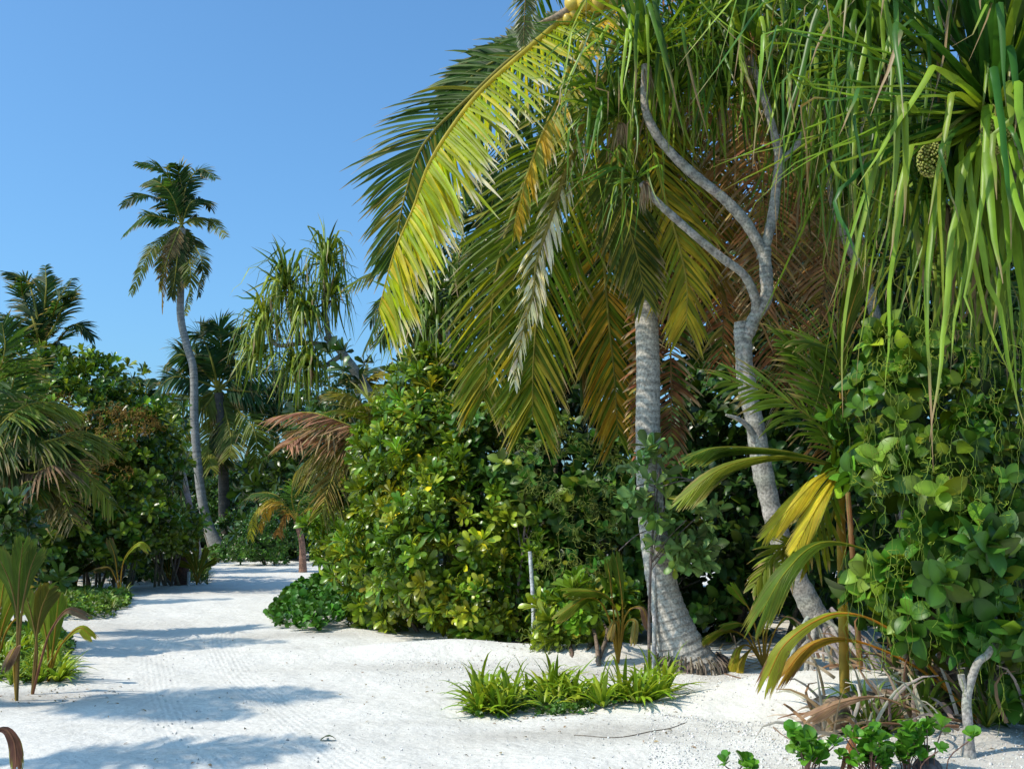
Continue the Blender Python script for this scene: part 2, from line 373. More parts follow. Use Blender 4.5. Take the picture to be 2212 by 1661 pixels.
# ================================================================ SETTING
def build_ground():
    xs = np.concatenate([-np.geomspace(900, 9.2, 46), np.arange(-9, 8.0, .055), np.geomspace(8.2, 900, 46)])
    ys = np.concatenate([np.linspace(-60, 5.2, 14), np.arange(5.3, 17, .055), 17+np.cumsum(np.full(150, .07)*1.035**np.arange(150))])
    ys = np.concatenate([ys, np.geomspace(ys[-1]+8, 1500, 16)])
    X, Y = np.meshgrid(xs, ys); Z = H(X, Y)
    Vv = np.stack([X, Y, Z], -1).reshape(-1, 3)
    tr = np.full(X.shape, 9.0); tw = np.zeros(X.shape)
    for line, wd in (([(470, 1661), (380, 1568), (345, 1461), (345, 1398), (410, 1345), (500, 1300), (560, 1250), (580, 1225)], .26),
                     ([(800, 1680), (690, 1604), (595, 1525), (515, 1461), (478, 1390), (500, 1345), (570, 1300), (620, 1250)], .30)):
        q = spl([G(*a)[:2] for a in line], 160); q = np.vstack([q[0]+(q[0]-q[1])*60, q])
        best = np.full(X.shape, 1e9); lat = np.zeros(X.shape)
        near = (np.abs(X) < 9) & (Y > 4) & (Y < 40); px, py = X[near], Y[near]; b = np.full(px.shape, 1e9); l = np.zeros(px.shape)
        for a, c in zip(q[:-1], q[1:]):
            e = c-a; ln = np.hypot(*e)+1e-9; e = e/ln
            s = np.clip((px-a[0])*e[0]+(py-a[1])*e[1], 0, ln); dx = px-a[0]-s*e[0]; dy = py-a[1]-s*e[1]
            dd = np.hypot(dx, dy); m = dd < b; b[m] = dd[m]; l[m] = (e[0]*dy-e[1]*dx)[m]
        w = np.clip((wd-b)/.18, 0, 1); v = tw[near]; t2 = tr[near]; m = w > v; v[m] = w[m]; t2[m] = l[m]; tw[near] = v; tr[near] = t2
    Vv[:, 2] -= (tw*.004).ravel()
    dirt = np.zeros(X.shape)
    for (u, v, r1, r2, a) in [(1260, 1580, 1.1, .35, .55), (1480, 1440, .7, .5, .6), (1900, 1480, 1.3, 1.2, .6), (2100, 1600, 1.1, .8, .5), (650, 1368, 1.0, .35, .5),
                              (1000, 1440, 1.8, .30, .35), (50, 1510, 1.0, .5, .6), (300, 1275, 3, 1.0, .7), (1250, 1420, 1.3, .35, .5), (900, 1560, .8, .15, .2), (30, 1350, 2.0, 1.0, .5), (1150,1500,1.2,.5,.15)]:
        g = G(u, v); dirt = np.maximum(dirt, a*np.exp(-((X-g[0])/r1)**2-((Y-g[1])/r2)**2))
    far = np.clip((np.abs(X)-9)/6, 0, 1)*.8+np.clip((Y-40)/15, 0, 1)*.8
    dirt = np.maximum(dirt, np.clip(far, 0, .9))
    mb = MB(); mb.add(Vv, grid_faces(1, len(ys), len(xs)), V(1, 1, 1))
    me = mb.mesh('sand_ground')
    a = me.attributes.new('lat', 'FLOAT', 'POINT'); a.data.foreach_set('value', tr.astype(np.float32).ravel())
    a = me.attributes.new('tw', 'FLOAT', 'POINT'); a.data.foreach_set('value', tw.astype(np.float32).ravel())
    a = me.attributes.new('dirt', 'FLOAT', 'POINT'); a.data.foreach_set('value', dirt.astype(np.float32).ravel())
    m, nt = newmat('coral_sand'); L = nt.links
    tc = nt.nodes.new('ShaderNodeTexCoord')
    def noise(s, d=4, r=.6):
        n = nt.nodes.new('ShaderNodeTexNoise'); n.inputs['Scale'].default_value = s; n.inputs['Detail'].default_value = d; n.inputs['Roughness'].default_value = r
        L.new(tc.outputs['Object'], n.inputs['Vector']); return n.outputs[0]
    def attr(n):
        k = nt.nodes.new('ShaderNodeAttribute'); k.attribute_name = n; return k.outputs['Fac']
    n1, n2, n3 = noise(1.1), noise(9, 6, .7), noise(70, 3, .8)
    big = mathn(nt, 'ADD', mathn(nt, 'MULTIPLY', n1, .5), mathn(nt, 'MULTIPLY', n2, .5))
    d1 = mathn(nt, 'MULTIPLY', attr('dirt'), mathn(nt, 'MULTIPLY', n2, 2.0))
    cr = nt.nodes.new('ShaderNodeValToRGB'); cr.color_ramp.elements[0].position = .32; cr.color_ramp.elements[0].color = (.66, .62, .555, 1)
    cr.color_ramp.elements[1].position = .66; cr.color_ramp.elements[1].color = (.77, .735, .68, 1); L.new(big, cr.inputs[0])
    mx = nt.nodes.new('ShaderNodeMix'); mx.data_type = 'RGBA'; L.new(cr.outputs[0], mx.inputs[6]); mx.inputs[7].default_value = (.33, .29, .24, 1)
    cl = nt.nodes.new('ShaderNodeClamp'); L.new(d1, cl.inputs[0]); L.new(cl.outputs[0], mx.inputs[0])
    sp = nt.nodes.new('ShaderNodeMapRange'); L.new(n3, sp.inputs[0]); sp.inputs[1].default_value = .25; sp.inputs[2].default_value = .6; sp.inputs[3].default_value = .80; sp.inputs[4].default_value = 1.04
    sc_ = nt.nodes.new('ShaderNodeVectorMath'); sc_.operation = 'SCALE'; L.new(mx.outputs[2], sc_.inputs[0]); L.new(sp.outputs[0], sc_.inputs['Scale'])
    b = nt.nodes.new('ShaderNodeBsdfPrincipled'); b.inputs['Roughness'].default_value = .95; b.inputs['Specular IOR Level'].default_value = .15
    L.new(sc_.outputs[0], b.inputs['Base Color'])
    wv = mathn(nt, 'SINE', mathn(nt, 'MULTIPLY', attr('lat'), 2*PI/.052))
    hgt = mathn(nt, 'MULTIPLY', mathn(nt, 'MULTIPLY', mathn(nt, 'MULTIPLY', wv, n1), attr('tw')), .0020)
    hgt = mathn(nt, 'ADD', hgt, mathn(nt, 'MULTIPLY', n2, .026)); hgt = mathn(nt, 'ADD', hgt, mathn(nt, 'MULTIPLY', n3, .004)); hgt = mathn(nt, 'ADD', hgt, mathn(nt, 'MULTIPLY', noise(3.2, 3), .06))
    bp = nt.nodes.new('ShaderNodeBump'); bp.inputs['Strength'].default_value = .8; bp.inputs['Distance'].default_value = 1.0
    L.new(hgt, bp.inputs['Height']); L.new(bp.outputs[0], b.inputs['Normal'])
    out = nt.nodes.new('ShaderNodeOutputMaterial'); L.new(b.outputs[0], out.inputs[0])
    me.materials.append(m); o = bpy.data.objects.new('sand_ground', me); COL.objects.link(o)
    o['kind'] = 'structure'; o['label'] = 'white coral sand path and ground with faint tyre tracks'; o['category'] = 'sand'
build_ground()

# ================================================================ TREES
def ring_trunk(mb, pts, r0, r1, flare=.0, n=220, k=18, col=BARK, spacing=.085, fl=.6):
    p = spl(pts, n); s = np.concatenate([[0], np.cumsum(np.linalg.norm(np.diff(p, axis=0), axis=1))]); t = s/s[-1]
    ph = (s/spacing+.25*np.sin(s*7)) % 1
    r = r0+(r1-r0)*np.minimum(1, t*1.3)**.7+flare*np.exp(-s/fl)
    r = r*(1+.035*(1-ph))
    c = np.array(col)[None]*(.62+.42*np.clip(ph*5, 0, 1)*np.clip((1.05-ph)*3, .6, 1))[:, None]*(1+.08*rng.standard_normal((n, 1)))
    tube(mb, p, r, c, k, .012)

def palm_tree(label, base, crown, mids, r0, r1, fronds, Lm, group=None, ln=40, lw=.03, dark=GRN, flare=.1, nuts=0, cat='palm tree', n=160, k=12, segs=5, tip=TAN, name='coconut_palm', bcol=BARK, frk={}):
    t = thing(name, label, cat, base, group)
    mb = MB(); ring_trunk(mb, [base]+mids+[crown], r0, r1, flare, n, k, spacing=.12, col=bcol); part('trunk', mb, M_BARK, t)
    for fr in fronds:
        kw = dict(frk)
        r, kw2 = fr if isinstance(fr, tuple) else (fr, {})
        kw.update(kw2); kw.setdefault('col', dark)
        lm = kw.pop('Lm', Lm)
        mb = MB(); frond(mb, r, lm, n=kw.pop('n', ln), w=kw.pop('w', lw), segs=segs, **kw); dry = kw.get('col')[0] > kw.get('col')[1]*1.25
        part('frond', mb, M_DRY if dry else M_PALM, t, 'dry brown hanging frond' if dry else None)
    return t
def fan(c, specs, L, dmul=1.0):
    """specs: (azimuth deg in plan, elevation deg, length factor, bend)"""
    return [(arc(c, math.radians(a), math.radians(e), L*l, b), {}) for a, e, l, b in specs]

# --- main leaning palm -------------------------------------------------------
def main_palm():
    base = G(1490, 1438)
    d = base[1]
    t = thing('coconut_palm', 'large coconut palm with ringed grey trunk and swollen base', 'palm tree', base)
    mb = MB(); pts = [base+V(.02, 0, -.1), P(1462, 1370, d-.02), P(1432, 1270, d), P(1408, 1120, d), P(1400, 950, d), P(1400, 800, d), P(1396, 680, d), P(1388, 560, d), P(1375, 300, d), P(1362, 20, d), P(1358, -60, d)]
    ring_trunk(mb, pts, .155, .105, .21, 520, 26, V(.50, .455, .39), .075, .38)
    part('trunk', mb, M_BARK, t)
    # root boss
    mb = MB()
    for i in range(190):
        a = rng.random()*2*PI; r0 = .30+.04*rng.random(); q = base+V(math.cos(a)*r0, math.sin(a)*r0, .02+.12*rng.random())
        e = base+V(math.cos(a)*(r0+.10), math.sin(a)*(r0+.10), -.05); tube(mb, spl([q, (q+e)/2+V(math.cos(a)*.03, math.sin(a)*.03, .02), e], 5), .008, jit(V(.20, .155, .115), 1, .25)[0], 5)
    part('root_skirt', mb, M_WOOD, t)
    up0 = V(-.55, -.35, .75)
    def fr(rach, Lm, lab=None, **k):
        mb = MB(); frond(mb, rach, Lm, **k); c = k.get('col', GRN)
        part('frond', mb, M_DRY if c[0] > c[1]*1.3 else M_PALM, t, lab)
    # F1 big sunlit yellow frond
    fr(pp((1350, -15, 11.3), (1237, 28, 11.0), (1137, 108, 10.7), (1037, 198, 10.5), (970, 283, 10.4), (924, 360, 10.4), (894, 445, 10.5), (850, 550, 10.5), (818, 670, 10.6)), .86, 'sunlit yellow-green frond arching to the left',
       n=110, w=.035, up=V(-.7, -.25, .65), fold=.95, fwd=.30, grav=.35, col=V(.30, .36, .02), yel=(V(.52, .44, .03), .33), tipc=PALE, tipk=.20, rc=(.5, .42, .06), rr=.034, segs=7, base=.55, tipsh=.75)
    # F2 second yellow frond
    fr(pp((1360, -10, 11.2), (1328, 22, 10.9), (1270, 80, 10.6), (1222, 160, 10.4), (1192, 240, 10.3), (1160, 317, 10.3), (1132, 400, 10.35), (1112, 490, 10.4)), .48, 'narrow sunlit yellow frond hanging steeply',
       n=80, w=.030, up=V(-.8, -.45, .3), fold=.6, fwd=.95, grav=.5, col=V(.24, .26, .03), yel=(V(.55, .36, .03), .6), tipc=PALE, tipk=.15, rc=(.5, .42, .08), rr=.03, segs=6)
    # F3 shaded frond further back on the left
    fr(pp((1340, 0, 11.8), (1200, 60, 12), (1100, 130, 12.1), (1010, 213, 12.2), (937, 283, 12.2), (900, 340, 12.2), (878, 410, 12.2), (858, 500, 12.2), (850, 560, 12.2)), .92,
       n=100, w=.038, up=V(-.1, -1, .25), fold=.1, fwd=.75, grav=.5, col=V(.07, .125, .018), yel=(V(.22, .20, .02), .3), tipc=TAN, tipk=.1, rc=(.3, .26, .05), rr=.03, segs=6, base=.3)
    # F4 dark frond with blunt torn leaflets
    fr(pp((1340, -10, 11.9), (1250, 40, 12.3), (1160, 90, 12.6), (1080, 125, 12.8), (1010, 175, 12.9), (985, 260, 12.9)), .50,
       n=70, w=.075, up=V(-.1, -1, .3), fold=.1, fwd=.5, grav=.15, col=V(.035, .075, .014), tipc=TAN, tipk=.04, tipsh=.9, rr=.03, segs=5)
    fr(pp((1340, -10, 11.7), (1260, 60, 12.0), (1190, 150, 12.2), (1120, 260, 12.3), (1085, 360, 12.3), (1060, 450, 12.3)), .8,
       n=60, w=.035, up=V(-.3, -.8, .5), fold=.4, fwd=.7, grav=.5, col=V(.045, .09, .016), rr=.03, segs=5)
    hang = [
        ([(1345, 20, 11.9), (1230, 200, 12.0), (1130, 400, 12.1), (1078, 560, 12.1), (1060, 690, 12.1), (1050, 800, 12.1), (1045, 860, 12.1)], .82, V(.13, .18, .014), (V(.34, .30, .03), .35)),
        ([(1350, 20, 11.8), (1270, 250, 11.9), (1200, 450, 11.9), (1165, 640, 11.9), (1152, 780, 11.9), (1150, 900, 11.9)], .95, V(.12, .18, .014), (V(.34, .30, .03), .35)),
        ([(1360, 20, 12.0), (1330, 250, 12.2), (1305, 500, 12.2), (1312, 660, 12.2), (1326, 800, 12.2), (1335, 940, 12.2)], .85, V(.14, .18, .016), (V(.50, .30, .03), .5)),
        ([(1362, 20, 12.3), (1350, 300, 12.6), (1330, 520, 12.7), (1290, 700, 12.8), (1250, 820, 12.8)], .9, V(.05, .085, .014), (V(.2, .13, .03), .3)),
    ]
    for r, Lm, c, yl in hang:
        fr(pp(*r), Lm, n=112, w=.036, up=V(.05, -1, .15), fold=.12, fwd=1.05, grav=.4, col=c, yel=yl, tipc=TAN, tipk=.12, rc=(.28, .25, .05), rr=.032, segs=6, base=.35, tipsh=.55, twist=.5)
    dz = d-11.35
    for r, Lm in (([(1362, 10, 11.3), (1345, 150, 11.1), (1338, 320, 10.95), (1352, 460, 10.9), (1378, 560, 10.9), (1392, 640, 10.9)], .62), ([(1366, 10, 11.4), (1400, 160, 11.2), (1425, 330, 11.1), (1428, 470, 11.1), (1418, 590, 11.1)], .6)):
        fr(pp(*[(a_, b_, c_+dz-(.12 if b_ > 60 else 0)) for a_, b_, c_ in r]), Lm, n=90, w=.034, up=V(.0, -1, .2), fold=.15, fwd=1.1, grav=.5, col=V(.07, .10, .016), yel=(V(.25, .22, .03), .35), tipc=TAN, tipk=.12, rc=(.3, .26, .05), rr=.028, segs=6, base=.4)
    # F8 yellow frond right of the trunk
    fr(pp((1370, 10, d-.1), (1385, 170, d-.35), (1410, 330, d-.45), (1450, 470, d-.45), (1482, 600, d-.4), (1483, 700, d-.35)), .80, 'yellow frond hanging right of the trunk',
       n=84, w=.030, up=V(.1, -1, .2), fold=.2, fwd=.9, grav=.7, col=V(.28, .30, .03), yel=(V(.56, .44, .04), .5), tipc=TAN, tipk=.12, rc=(.5, .42, .08), rr=.03, segs=6, base=.4)
    fr(pp((1370, 0, 11.6), (1440, 150, 11.7), (1500, 330, 11.8), (1530, 480, 11.9), (1540, 620, 11.9)), .85,
       n=70, w=.030, up=V(.1, -1, .3), fold=.2, fwd=.8, grav=.6, col=V(.13, .14, .02), yel=(V(.35, .22, .04), .5), tipc=TAN, rr=.03, segs=6)
    fr(pp((1370, -20, 11.9), (1500, -30, 12.1), (1640, 20, 12.3), (1760, 90, 12.4), (1860, 200, 12.5), (1900, 320, 12.5)), .85, 'tan-tinged frond arching right',
       n=80, w=.034, up=V(.3, -.6, .7), fold=.5, fwd=.6, grav=.5, col=V(.17, .18, .03), yel=(V(.45, .33, .12), .6), tipc=TAN, tipk=.3, rr=.03)
    fr(pp((1365, -20, 11.6), (1450, -60, 11.6), (1560, -30, 11.7), (1650, 70, 11.7), (1700, 200, 11.7), (1715, 330, 11.7)), .8,
       n=80, w=.034, up=V(.3, -.6, .7), fold=.4, fwd=.6, grav=.5, col=V(.07, .11, .02), tipc=TAN, rr=.03)
    # dead brown fronds hanging against the trunk and to its right
    dead = [([(1372, 20, 12.3), (1500, 60, 12.7), (1640, 160, 12.8), (1730, 320, 12.9), (1760, 480, 12.9), (1750, 640, 12.9)], .95, V(.42, .20, .085)),
            ([(1372, 30, 12.3), (1480, 180, 12.8), (1590, 360, 12.9), (1660, 520, 12.9), (1690, 700, 12.9), (1700, 860, 12.9)], .95, V(.38, .17, .07)),
            ([(1372, 60, 12.2), (1450, 260, 12.5), (1530, 440, 12.5), (1560, 620, 12.5), (1560, 780, 12.5)], .7, V(.45, .19, .07)),
            ([(1385, 100, 12.1), (1400, 400, 12.1), (1390, 700, 12.1), (1385, 880, 12.1), (1380, 1020, 12.1)], .26, V(.24, .10, .045)),
            ([(1392, 100, 12.3), (1430, 400, 12.4), (1445, 640, 12.4), (1450, 860, 12.4), (1448, 1000, 12.4)], .45, V(.26, .11, .05)),
            ([(1372, 30, 12.3), (1560, 140, 13.2), (1720, 340, 13.6), (1800, 560, 13.7), (1810, 800, 13.7), (1790, 980, 13.7)], 1.0, V(.50, .26, .10))]
    dead += [([(1380, 60, 11.9), (1480, 120, 11.8), (1580, 230, 11.7), (1640, 380, 11.7), (1655, 540, 11.7), (1640, 700, 11.7)], .75, V(.38, .19, .08)),
            ([(1380, 60, 12.0), (1600, 60, 12.2), (1750, 160, 12.2), (1800, 320, 12.2), (1790, 520, 12.2), (1770, 700, 12.2)], .8, V(.48, .26, .12))]
    for r, Lm, c in dead:
        fr(pp(*r), Lm, 'dry brown hanging frond', n=110, w=.030, up=V(.05, -1, .1), fold=.15, fwd=.2, grav=.8, col=c, yel=(V(.34, .26, .06), .25), tipc=TAN, tipk=.35, rc=(.28, .16, .07), rr=.026, segs=7, base=.5, ragged=.25, twist=1.0)
    # twisted frond with bleached leaflets
    fr(pp((1350, 60, 11.0), (1262, 260, 10.7), (1222, 370, 10.6), (1190, 470, 10.5), (1160, 560, 10.5), (1150, 640, 10.5), (1128, 720, 10.55), (1112, 820, 10.6)), .32, 'twisted hanging frond with bleached white leaflets',
       n=90, w=.030, up=V(.0, -1, .1), fold=.0, fwd=1.6, grav=1.2, col=V(.20, .20, .05), yel=(V(.80, .75, .62), .75), tipc=V(.8, .75, .62), tipk=.4, rc=(.35, .3, .08), rr=.03, segs=6, twist=1.3, ragged=.3)
    # frond whose tip dangles at the top of the view
    fr(pp((1345, -40, 11.4), (1260, -190, 11.2), (1180, -150, 11.1), (1142, -60, 11.1), (1134, 20, 11.1), (1131, 95, 11.1)), .22,
       n=60, w=.014, up=V(-.3, -1, .2), fold=.1, fwd=.9, grav=.1, col=V(.08, .10, .03), tipc=PALE, tipk=.3, rc=(.28, .2, .08), rr=.02, segs=5, t0=.55)
    for az, el, L, b in ((300, 75, 3.6, 1.0), (330, 60, 3.9, 1.2), (40, 60, 3.9, 1.3), (110, 50, 3.9, 1.4), (10, 35, 4, 1.5), (75, 35, 4, 1.7)):
        fr(arc(P(1358, -50, d), math.radians(az), math.radians(el), L, b), .8, n=56, w=.036, fold=.3, fwd=.7, grav=.5, col=GRN, rr=.03, segs=4)
    # spathe and coconuts
    mb = MB(); q = spl(pp((1300, 8, 11.0), (1250, 14, 10.9), (1200, 36, 10.85), (1164, 48, 10.85)), 12)
    tube(mb, q, .055*np.array([.5, .8, 1, 1, .95, .9, .8, .65, .5, .35, .2, .04]), V(.34, .24, .15), 8, .05); part('spathe', mb, M_WOOD, t)
    for (u, v, dd) in [(1236, 8, 10.85), (1262, 4, 10.8), (1290, 8, 10.8), (1250, -14, 10.9), (1278, -12, 10.85), (1305, -8, 10.9), (1318, 6, 10.95), (1225, 40, 10.85), (1213, 44, 10.9), (1240, 30, 10.85), (1330, -10, 11)]:
        mb = MB(); r = .085 if v < 25 else .05; th = np.linspace(0, PI, 9)
        c = P(u, v, dd); ax = nrm(V(rng.normal()*.3, rng.normal()*.3, -1))
        tube(mb, c[None]+ax[None]*(-np.cos(th)*r*1.15)[:, None], np.maximum(np.sin(th)**.8*r*(1-.1*np.cos(th)), .002), jit(V(.58, .40, .05), 24, .06, .04)[:9], 10, .02)
        part('coconut', mb, M_FRUIT, t)
    mb = MB(); 
    for (u, v) in ((1236, 8), (1270, 0), (1300, 0), (1220, 38)): tube(mb, spl([P(1352, -20, 11.2), P((u+1352)/2, v-30, 11.0), P(u, v-12, 10.88)], 8), .014, YEL*.8, 6)
    part('fruit_stalk', mb, M_PALM, t)
main_palm()

# --- pandanus ----------------------------------------------------------------
def pbark(n): return jit(V(.36, .325, .275), n, .07, .02)
def branch(mb, pts, r0, r1, n=60, k=12):
    p = spl(pts, n); s = np.arange(n); c = pbark(n)*(.85+.25*(np.sin(s*1.9) > -.4))[:, None]
    tube(mb, p, np.linspace(r0, r1, n)*.90*(1+.035*np.sin(s*1.9)+.05*np.sin(s*.41+r0*50)), c, k, .03)
def main_pandanus():
    base = G(1800, 1440); d = 10.3
    t = thing('pandanus_tree', 'forked grey-trunked pandanus right of the big palm trunk', 'tree', base)
    mb = MB()
    branch(mb, pp((1840, 1455, d-.1), (1790, 1370, d), (1742, 1290, d), (1692, 1180, d), (1657, 1060, d), (1633, 930, d), (1612, 820, d), (1605, 740, d), (1602, 695, d)), .125, .085, 90, 16)
    branch(mb, pp((1604, 745, d-.01), (1628, 690, d-.04), (1655, 640, d-.05), (1654, 580, d-.05), (1651, 535, d-.05)), .072, .066)
    branch(mb, pp((1652, 550, d-.05), (1612, 482, d-.1), (1560, 425, d-.15), (1500, 378, d-.2), (1450, 330, d-.25), (1412, 280, d-.3), (1393, 225, d-.3), (1394, 140, d-.3)), .062, .040)
    branch(mb, pp((1646, 560, d-.05), (1668, 470, d-.05), (1677, 400, d-.05), (1682, 335, d-.05), (1662, 250, d-.05), (1640, 180, d-.05), (1620, 120, d-.05)), .058, .034)
    branch(mb, pp((1684, 350, d-.05), (1722, 312, d), (1745, 260, d), (1757, 200, d)), .036, .028, 30)
    branch(mb, pp((1632, 680, d-.05), (1630, 640, d-.12), (1606, 592, d-.2), (1555, 553, d-.25), (1480, 490, d-.3), (1425, 440, d-.35), (1385, 395, d-.35)), .050, .036)
    branch(mb, pp((1640, 990, d), (1622, 930, d-.08), (1596, 905, d-.15), (1568, 895, d-.2)), .045, .012, 20)
    part('trunk', mb, M_BARK, t)
    for k in range(16):   # prop roots, each its own part
        mb = MB(); a = rng.uniform(0, 2*PI); s = P(1745+rng.uniform(0, 60), 1300+rng.uniform(0, 70), d+.03*rng.normal()); e = V(s[0]+.15+.5*math.cos(a), s[1]+.45*math.sin(a), 0); e[2] = H(e[0], e[1])-.05
        tube(mb, spl([s, s*.55+e*.45+V(.05*math.cos(a), .05*math.sin(a), .04), e], 10), .024, jit(V(.34, .30, .25), 1)[0], 7, .03); part('prop_root', mb, M_BARK, t)
    C1 = V(.075, .155, .014); C2 = V(.24, .34, .025)
    heads = [((1455, 200, d+.2), V(0, -.2, 1), 70, 1.2, .04, 40), ((1560, 220, d+.3), V(0, -.1, 1), 70, 1.2, .04, 30), ((1394, 120, d-.3), V(-.1, -.1, 1), 100, 1.5, .046, 60), ((1330, 250, d-.1), V(-.4, -.2, .6), 60, 1.2, .040, 50), ((1620, 105, d-.05), V(-.05, 0, 1), 90, 1.4, .050, 30), ((1757, 185, d), V(.1, -.1, 1), 90, 1.5, .052, 26),
             ((1500, 60, d+.3), V(0, 0, 1), 60, 1.2, .04, 20), ((1375, 385, d-.4), V(-.6, -.2, .3), 26, .8, .036, 60), ((1680, 20, d+.4), V(0, 0, 1), 60, 1.3, .04, 10)]
    for (q, ax, n, L, w, dd) in heads:
        mb = MB(); strap_tuft(mb, P(*q), ax, n, L, w, C1, dead=0, lcol=C2, spread=(.1, 1.8), kink=(.12, .5)); o = part('leaf_crown', mb, M_PAND, t)
        if dd:
            mb = MB(); strap_tuft(mb, P(*q), ax, 1, .3, w, C1, dead=dd, deadL=1.0, dcol=V(.38, .27, .16)); part('dead_leaf_skirt', mb, M_DRY, t)
    mb = MB(); strap_tuft(mb, P(1622, 45, d-.1), V(0, 0, -1), 8, .35, .06, V(.45, .20, .07), spread=(.0, .25), kink=(.5, .9)); part('dry_flower_bract', mb, M_DRY, t)
main_pandanus()

def fruit(mb, c, r):
    # knobbly aggregate fruit
    n = 260; i = np.arange(n); ph = np.arccos(1-2*(i+.5)/n); th = PI*(1+5**.5)*i
    dd = np.stack([np.cos(th)*np.sin(ph), np.sin(th)*np.sin(ph), np.cos(ph)], 1)
    t = np.linspace(0, PI/2, 4); k = 6; vs = []
    for j, a in enumerate(t):
        for b in range(k): vs.append([math.cos(b*2*PI/k)*math.cos(a)**.6*.092, math.sin(b*2*PI/k)*math.cos(a)**.6*.092, math.sin(a)*.10])
    vs = np.array(vs); f = [[j*k+b, j*k+(b+1) % k, (j+1)*k+(b+1) % k, (j+1)*k+b] for j in range(3) for b in range(k)]
    cc = np.ones((len(vs), 3)); cc[:k] *= .35; cc[-k:] *= 1.2
    dd = nrm(dd+.035*rng.standard_normal(dd.shape)); inst(mb, [(vs, np.array(f), cc)], c+dd*V(r, r*.95, r*1.25)*(.93*(1+.08*dd[:, 2:3]*dd[:, :1])), nrm(dd+.12*rng.standard_normal(dd.shape)), r*rng.uniform(.85, 1.2, n), jit(V(.27, .27, .05), n, .22))
def right_pandanus():
    base = Gd(2260, 8.3); t = thing('pandanus_tree', 'near pandanus at the right edge with broad leaves and knobbly fruits', 'tree', base)
    d = 7.5; cr = P(2145, 225, d)
    mb = MB(); branch(mb, [base+V(0, 0, -.1), P(2300, 1000, 8.2), P(2290, 600, 8.0), P(2230, 380, 7.8), cr-V(0, 0, .1)], .11, .075); branch(mb, [P(2290, 700, 8.1), P(2180, 330, 8.0), P(2060, 60, 7.9), P(2010, -60, 7.8)], .07, .05)
    part('trunk', mb, M_BARK, t)
    DG = V(.045, .13, .018); YG = V(.19, .29, .025)
    mb = MB(); strap_tuft(mb, cr, V(-.05, -.40, 1), 150, 2.1, .078, DG, kink=(.42, .85), spread=(.08, 2.0), lcol=YG, segs=18, stiff=.12, fkink=(.02, .10))
    strap_tuft(mb, cr-V(0, 0, .1), V(-.1, -.3, 1), 90, 2.4, .062, YG, kink=(.05, .3), spread=(1.2, 2.1), lcol=YG*1.2, segs=16, fkink=(.03, .12)); part('leaf_crown', mb, M_PAND, t)
    mb = MB(); strap_tuft(mb, cr+V(0, .05, -.1), V(0, -.1, 1), 1, .5, .08, DG, dead=46, deadL=.95, dcol=V(.34, .24, .15)); part('dead_leaf_skirt', mb, M_DRY, t)
    for q, ax, n, L in (((2000, -110, 7.9), V(-.2, -.3, 1), 70, 2.2), ((1900, 120, 8.3), V(-.3, -.1, 1), 100, 2.0), ((2330, -40, 7.6), V(.0, -.3, 1), 60, 2.3), ((2040, 420, 8.4), V(-.1, -.4, .8), 60, 1.6)):
        mb = MB(); strap_tuft(mb, P(*q), ax, n, L, .062, V(.07, .16, .015), kink=(.10, .42), spread=(.1, 1.8), lcol=YG, segs=12); part('leaf_crown', mb, M_PAND, t)
        mb = MB(); strap_tuft(mb, P(*q), ax, 1, .5, .07, DG, dead=26, deadL=.8, dcol=V(.36, .26, .16)); part('dead_leaf_skirt', mb, M_DRY, t)
    for q, r in (((2012, 345, 7.1), .095), ((2152, 292, 6.95), .10)):
        mb = MB(); c = P(*q); fruit(mb, c, r); tube(mb, spl([c+V(0, 0, r), (c+cr)/2+V(0, 0, .1), cr], 8), .014, V(.2, .2, .05), 6); part('fruit', mb, M_FRUIT, t)
right_pandanus()

def mid_pandanus(label, base, stems, heads, C1, C2, group=None, w=.05):
    t = thing('pandanus_tree', label, 'tree', base, group)
    mb = MB()
    for pts, r0, r1 in stems: branch(mb, pts, r0, r1, 36, 9)
    part('trunk', mb, M_BARK, t)
    for q, ax, n, L, dd in heads:
        mb = MB(); strap_tuft(mb, P(*q), ax, n, L, w, C1, lcol=C2, kink=(.08, .42), segs=9, spread=(.1, 1.9)); part('leaf_crown', mb, M_PAND, t)
        if dd: mb = MB(); strap_tuft(mb, P(*q), ax, 1, .3, w, C1, dead=dd, deadL=.9, segs=7); part('dead_leaf_skirt', mb, M_DRY, t)
    return t
g = G(1900, 1400)
mid_pandanus('slender pandanus behind the leafy thicket, its grey stem climbing through hanging leaves', Gd(1960, 11.5),
    [(pp((1960, 1300, 11.5), (1930, 900, 11.4), (1880, 640, 11.3), (1830, 520, 11.2), (1800, 430, 11.2), (1790, 330, 11.2)), .07, .05)],
    [((1790, 320, 11.2), V(-.1, -.1, 1), 80, 1.6, 60), ((1860, 430, 11.4), V(.1, 0, 1), 60, 1.5, 50), ((1930, 250, 11.6), V(.1, 0, 1), 70, 1.6, 30), ((1850, 60, 11.4), V(0, 0, 1), 80, 1.7, 10), ((1720, 120, 11.0), V(0, 0, 1), 70, 1.6, 10), ((2010, 560, 9.8), V(0, -.2, 1), 60, 1.3, 20), ((2120, 620, 9.5), V(0, -.2, 1), 60, 1.4, 40)], V(.11, .18, .022), V(.20, .27, .03))
dM = 22
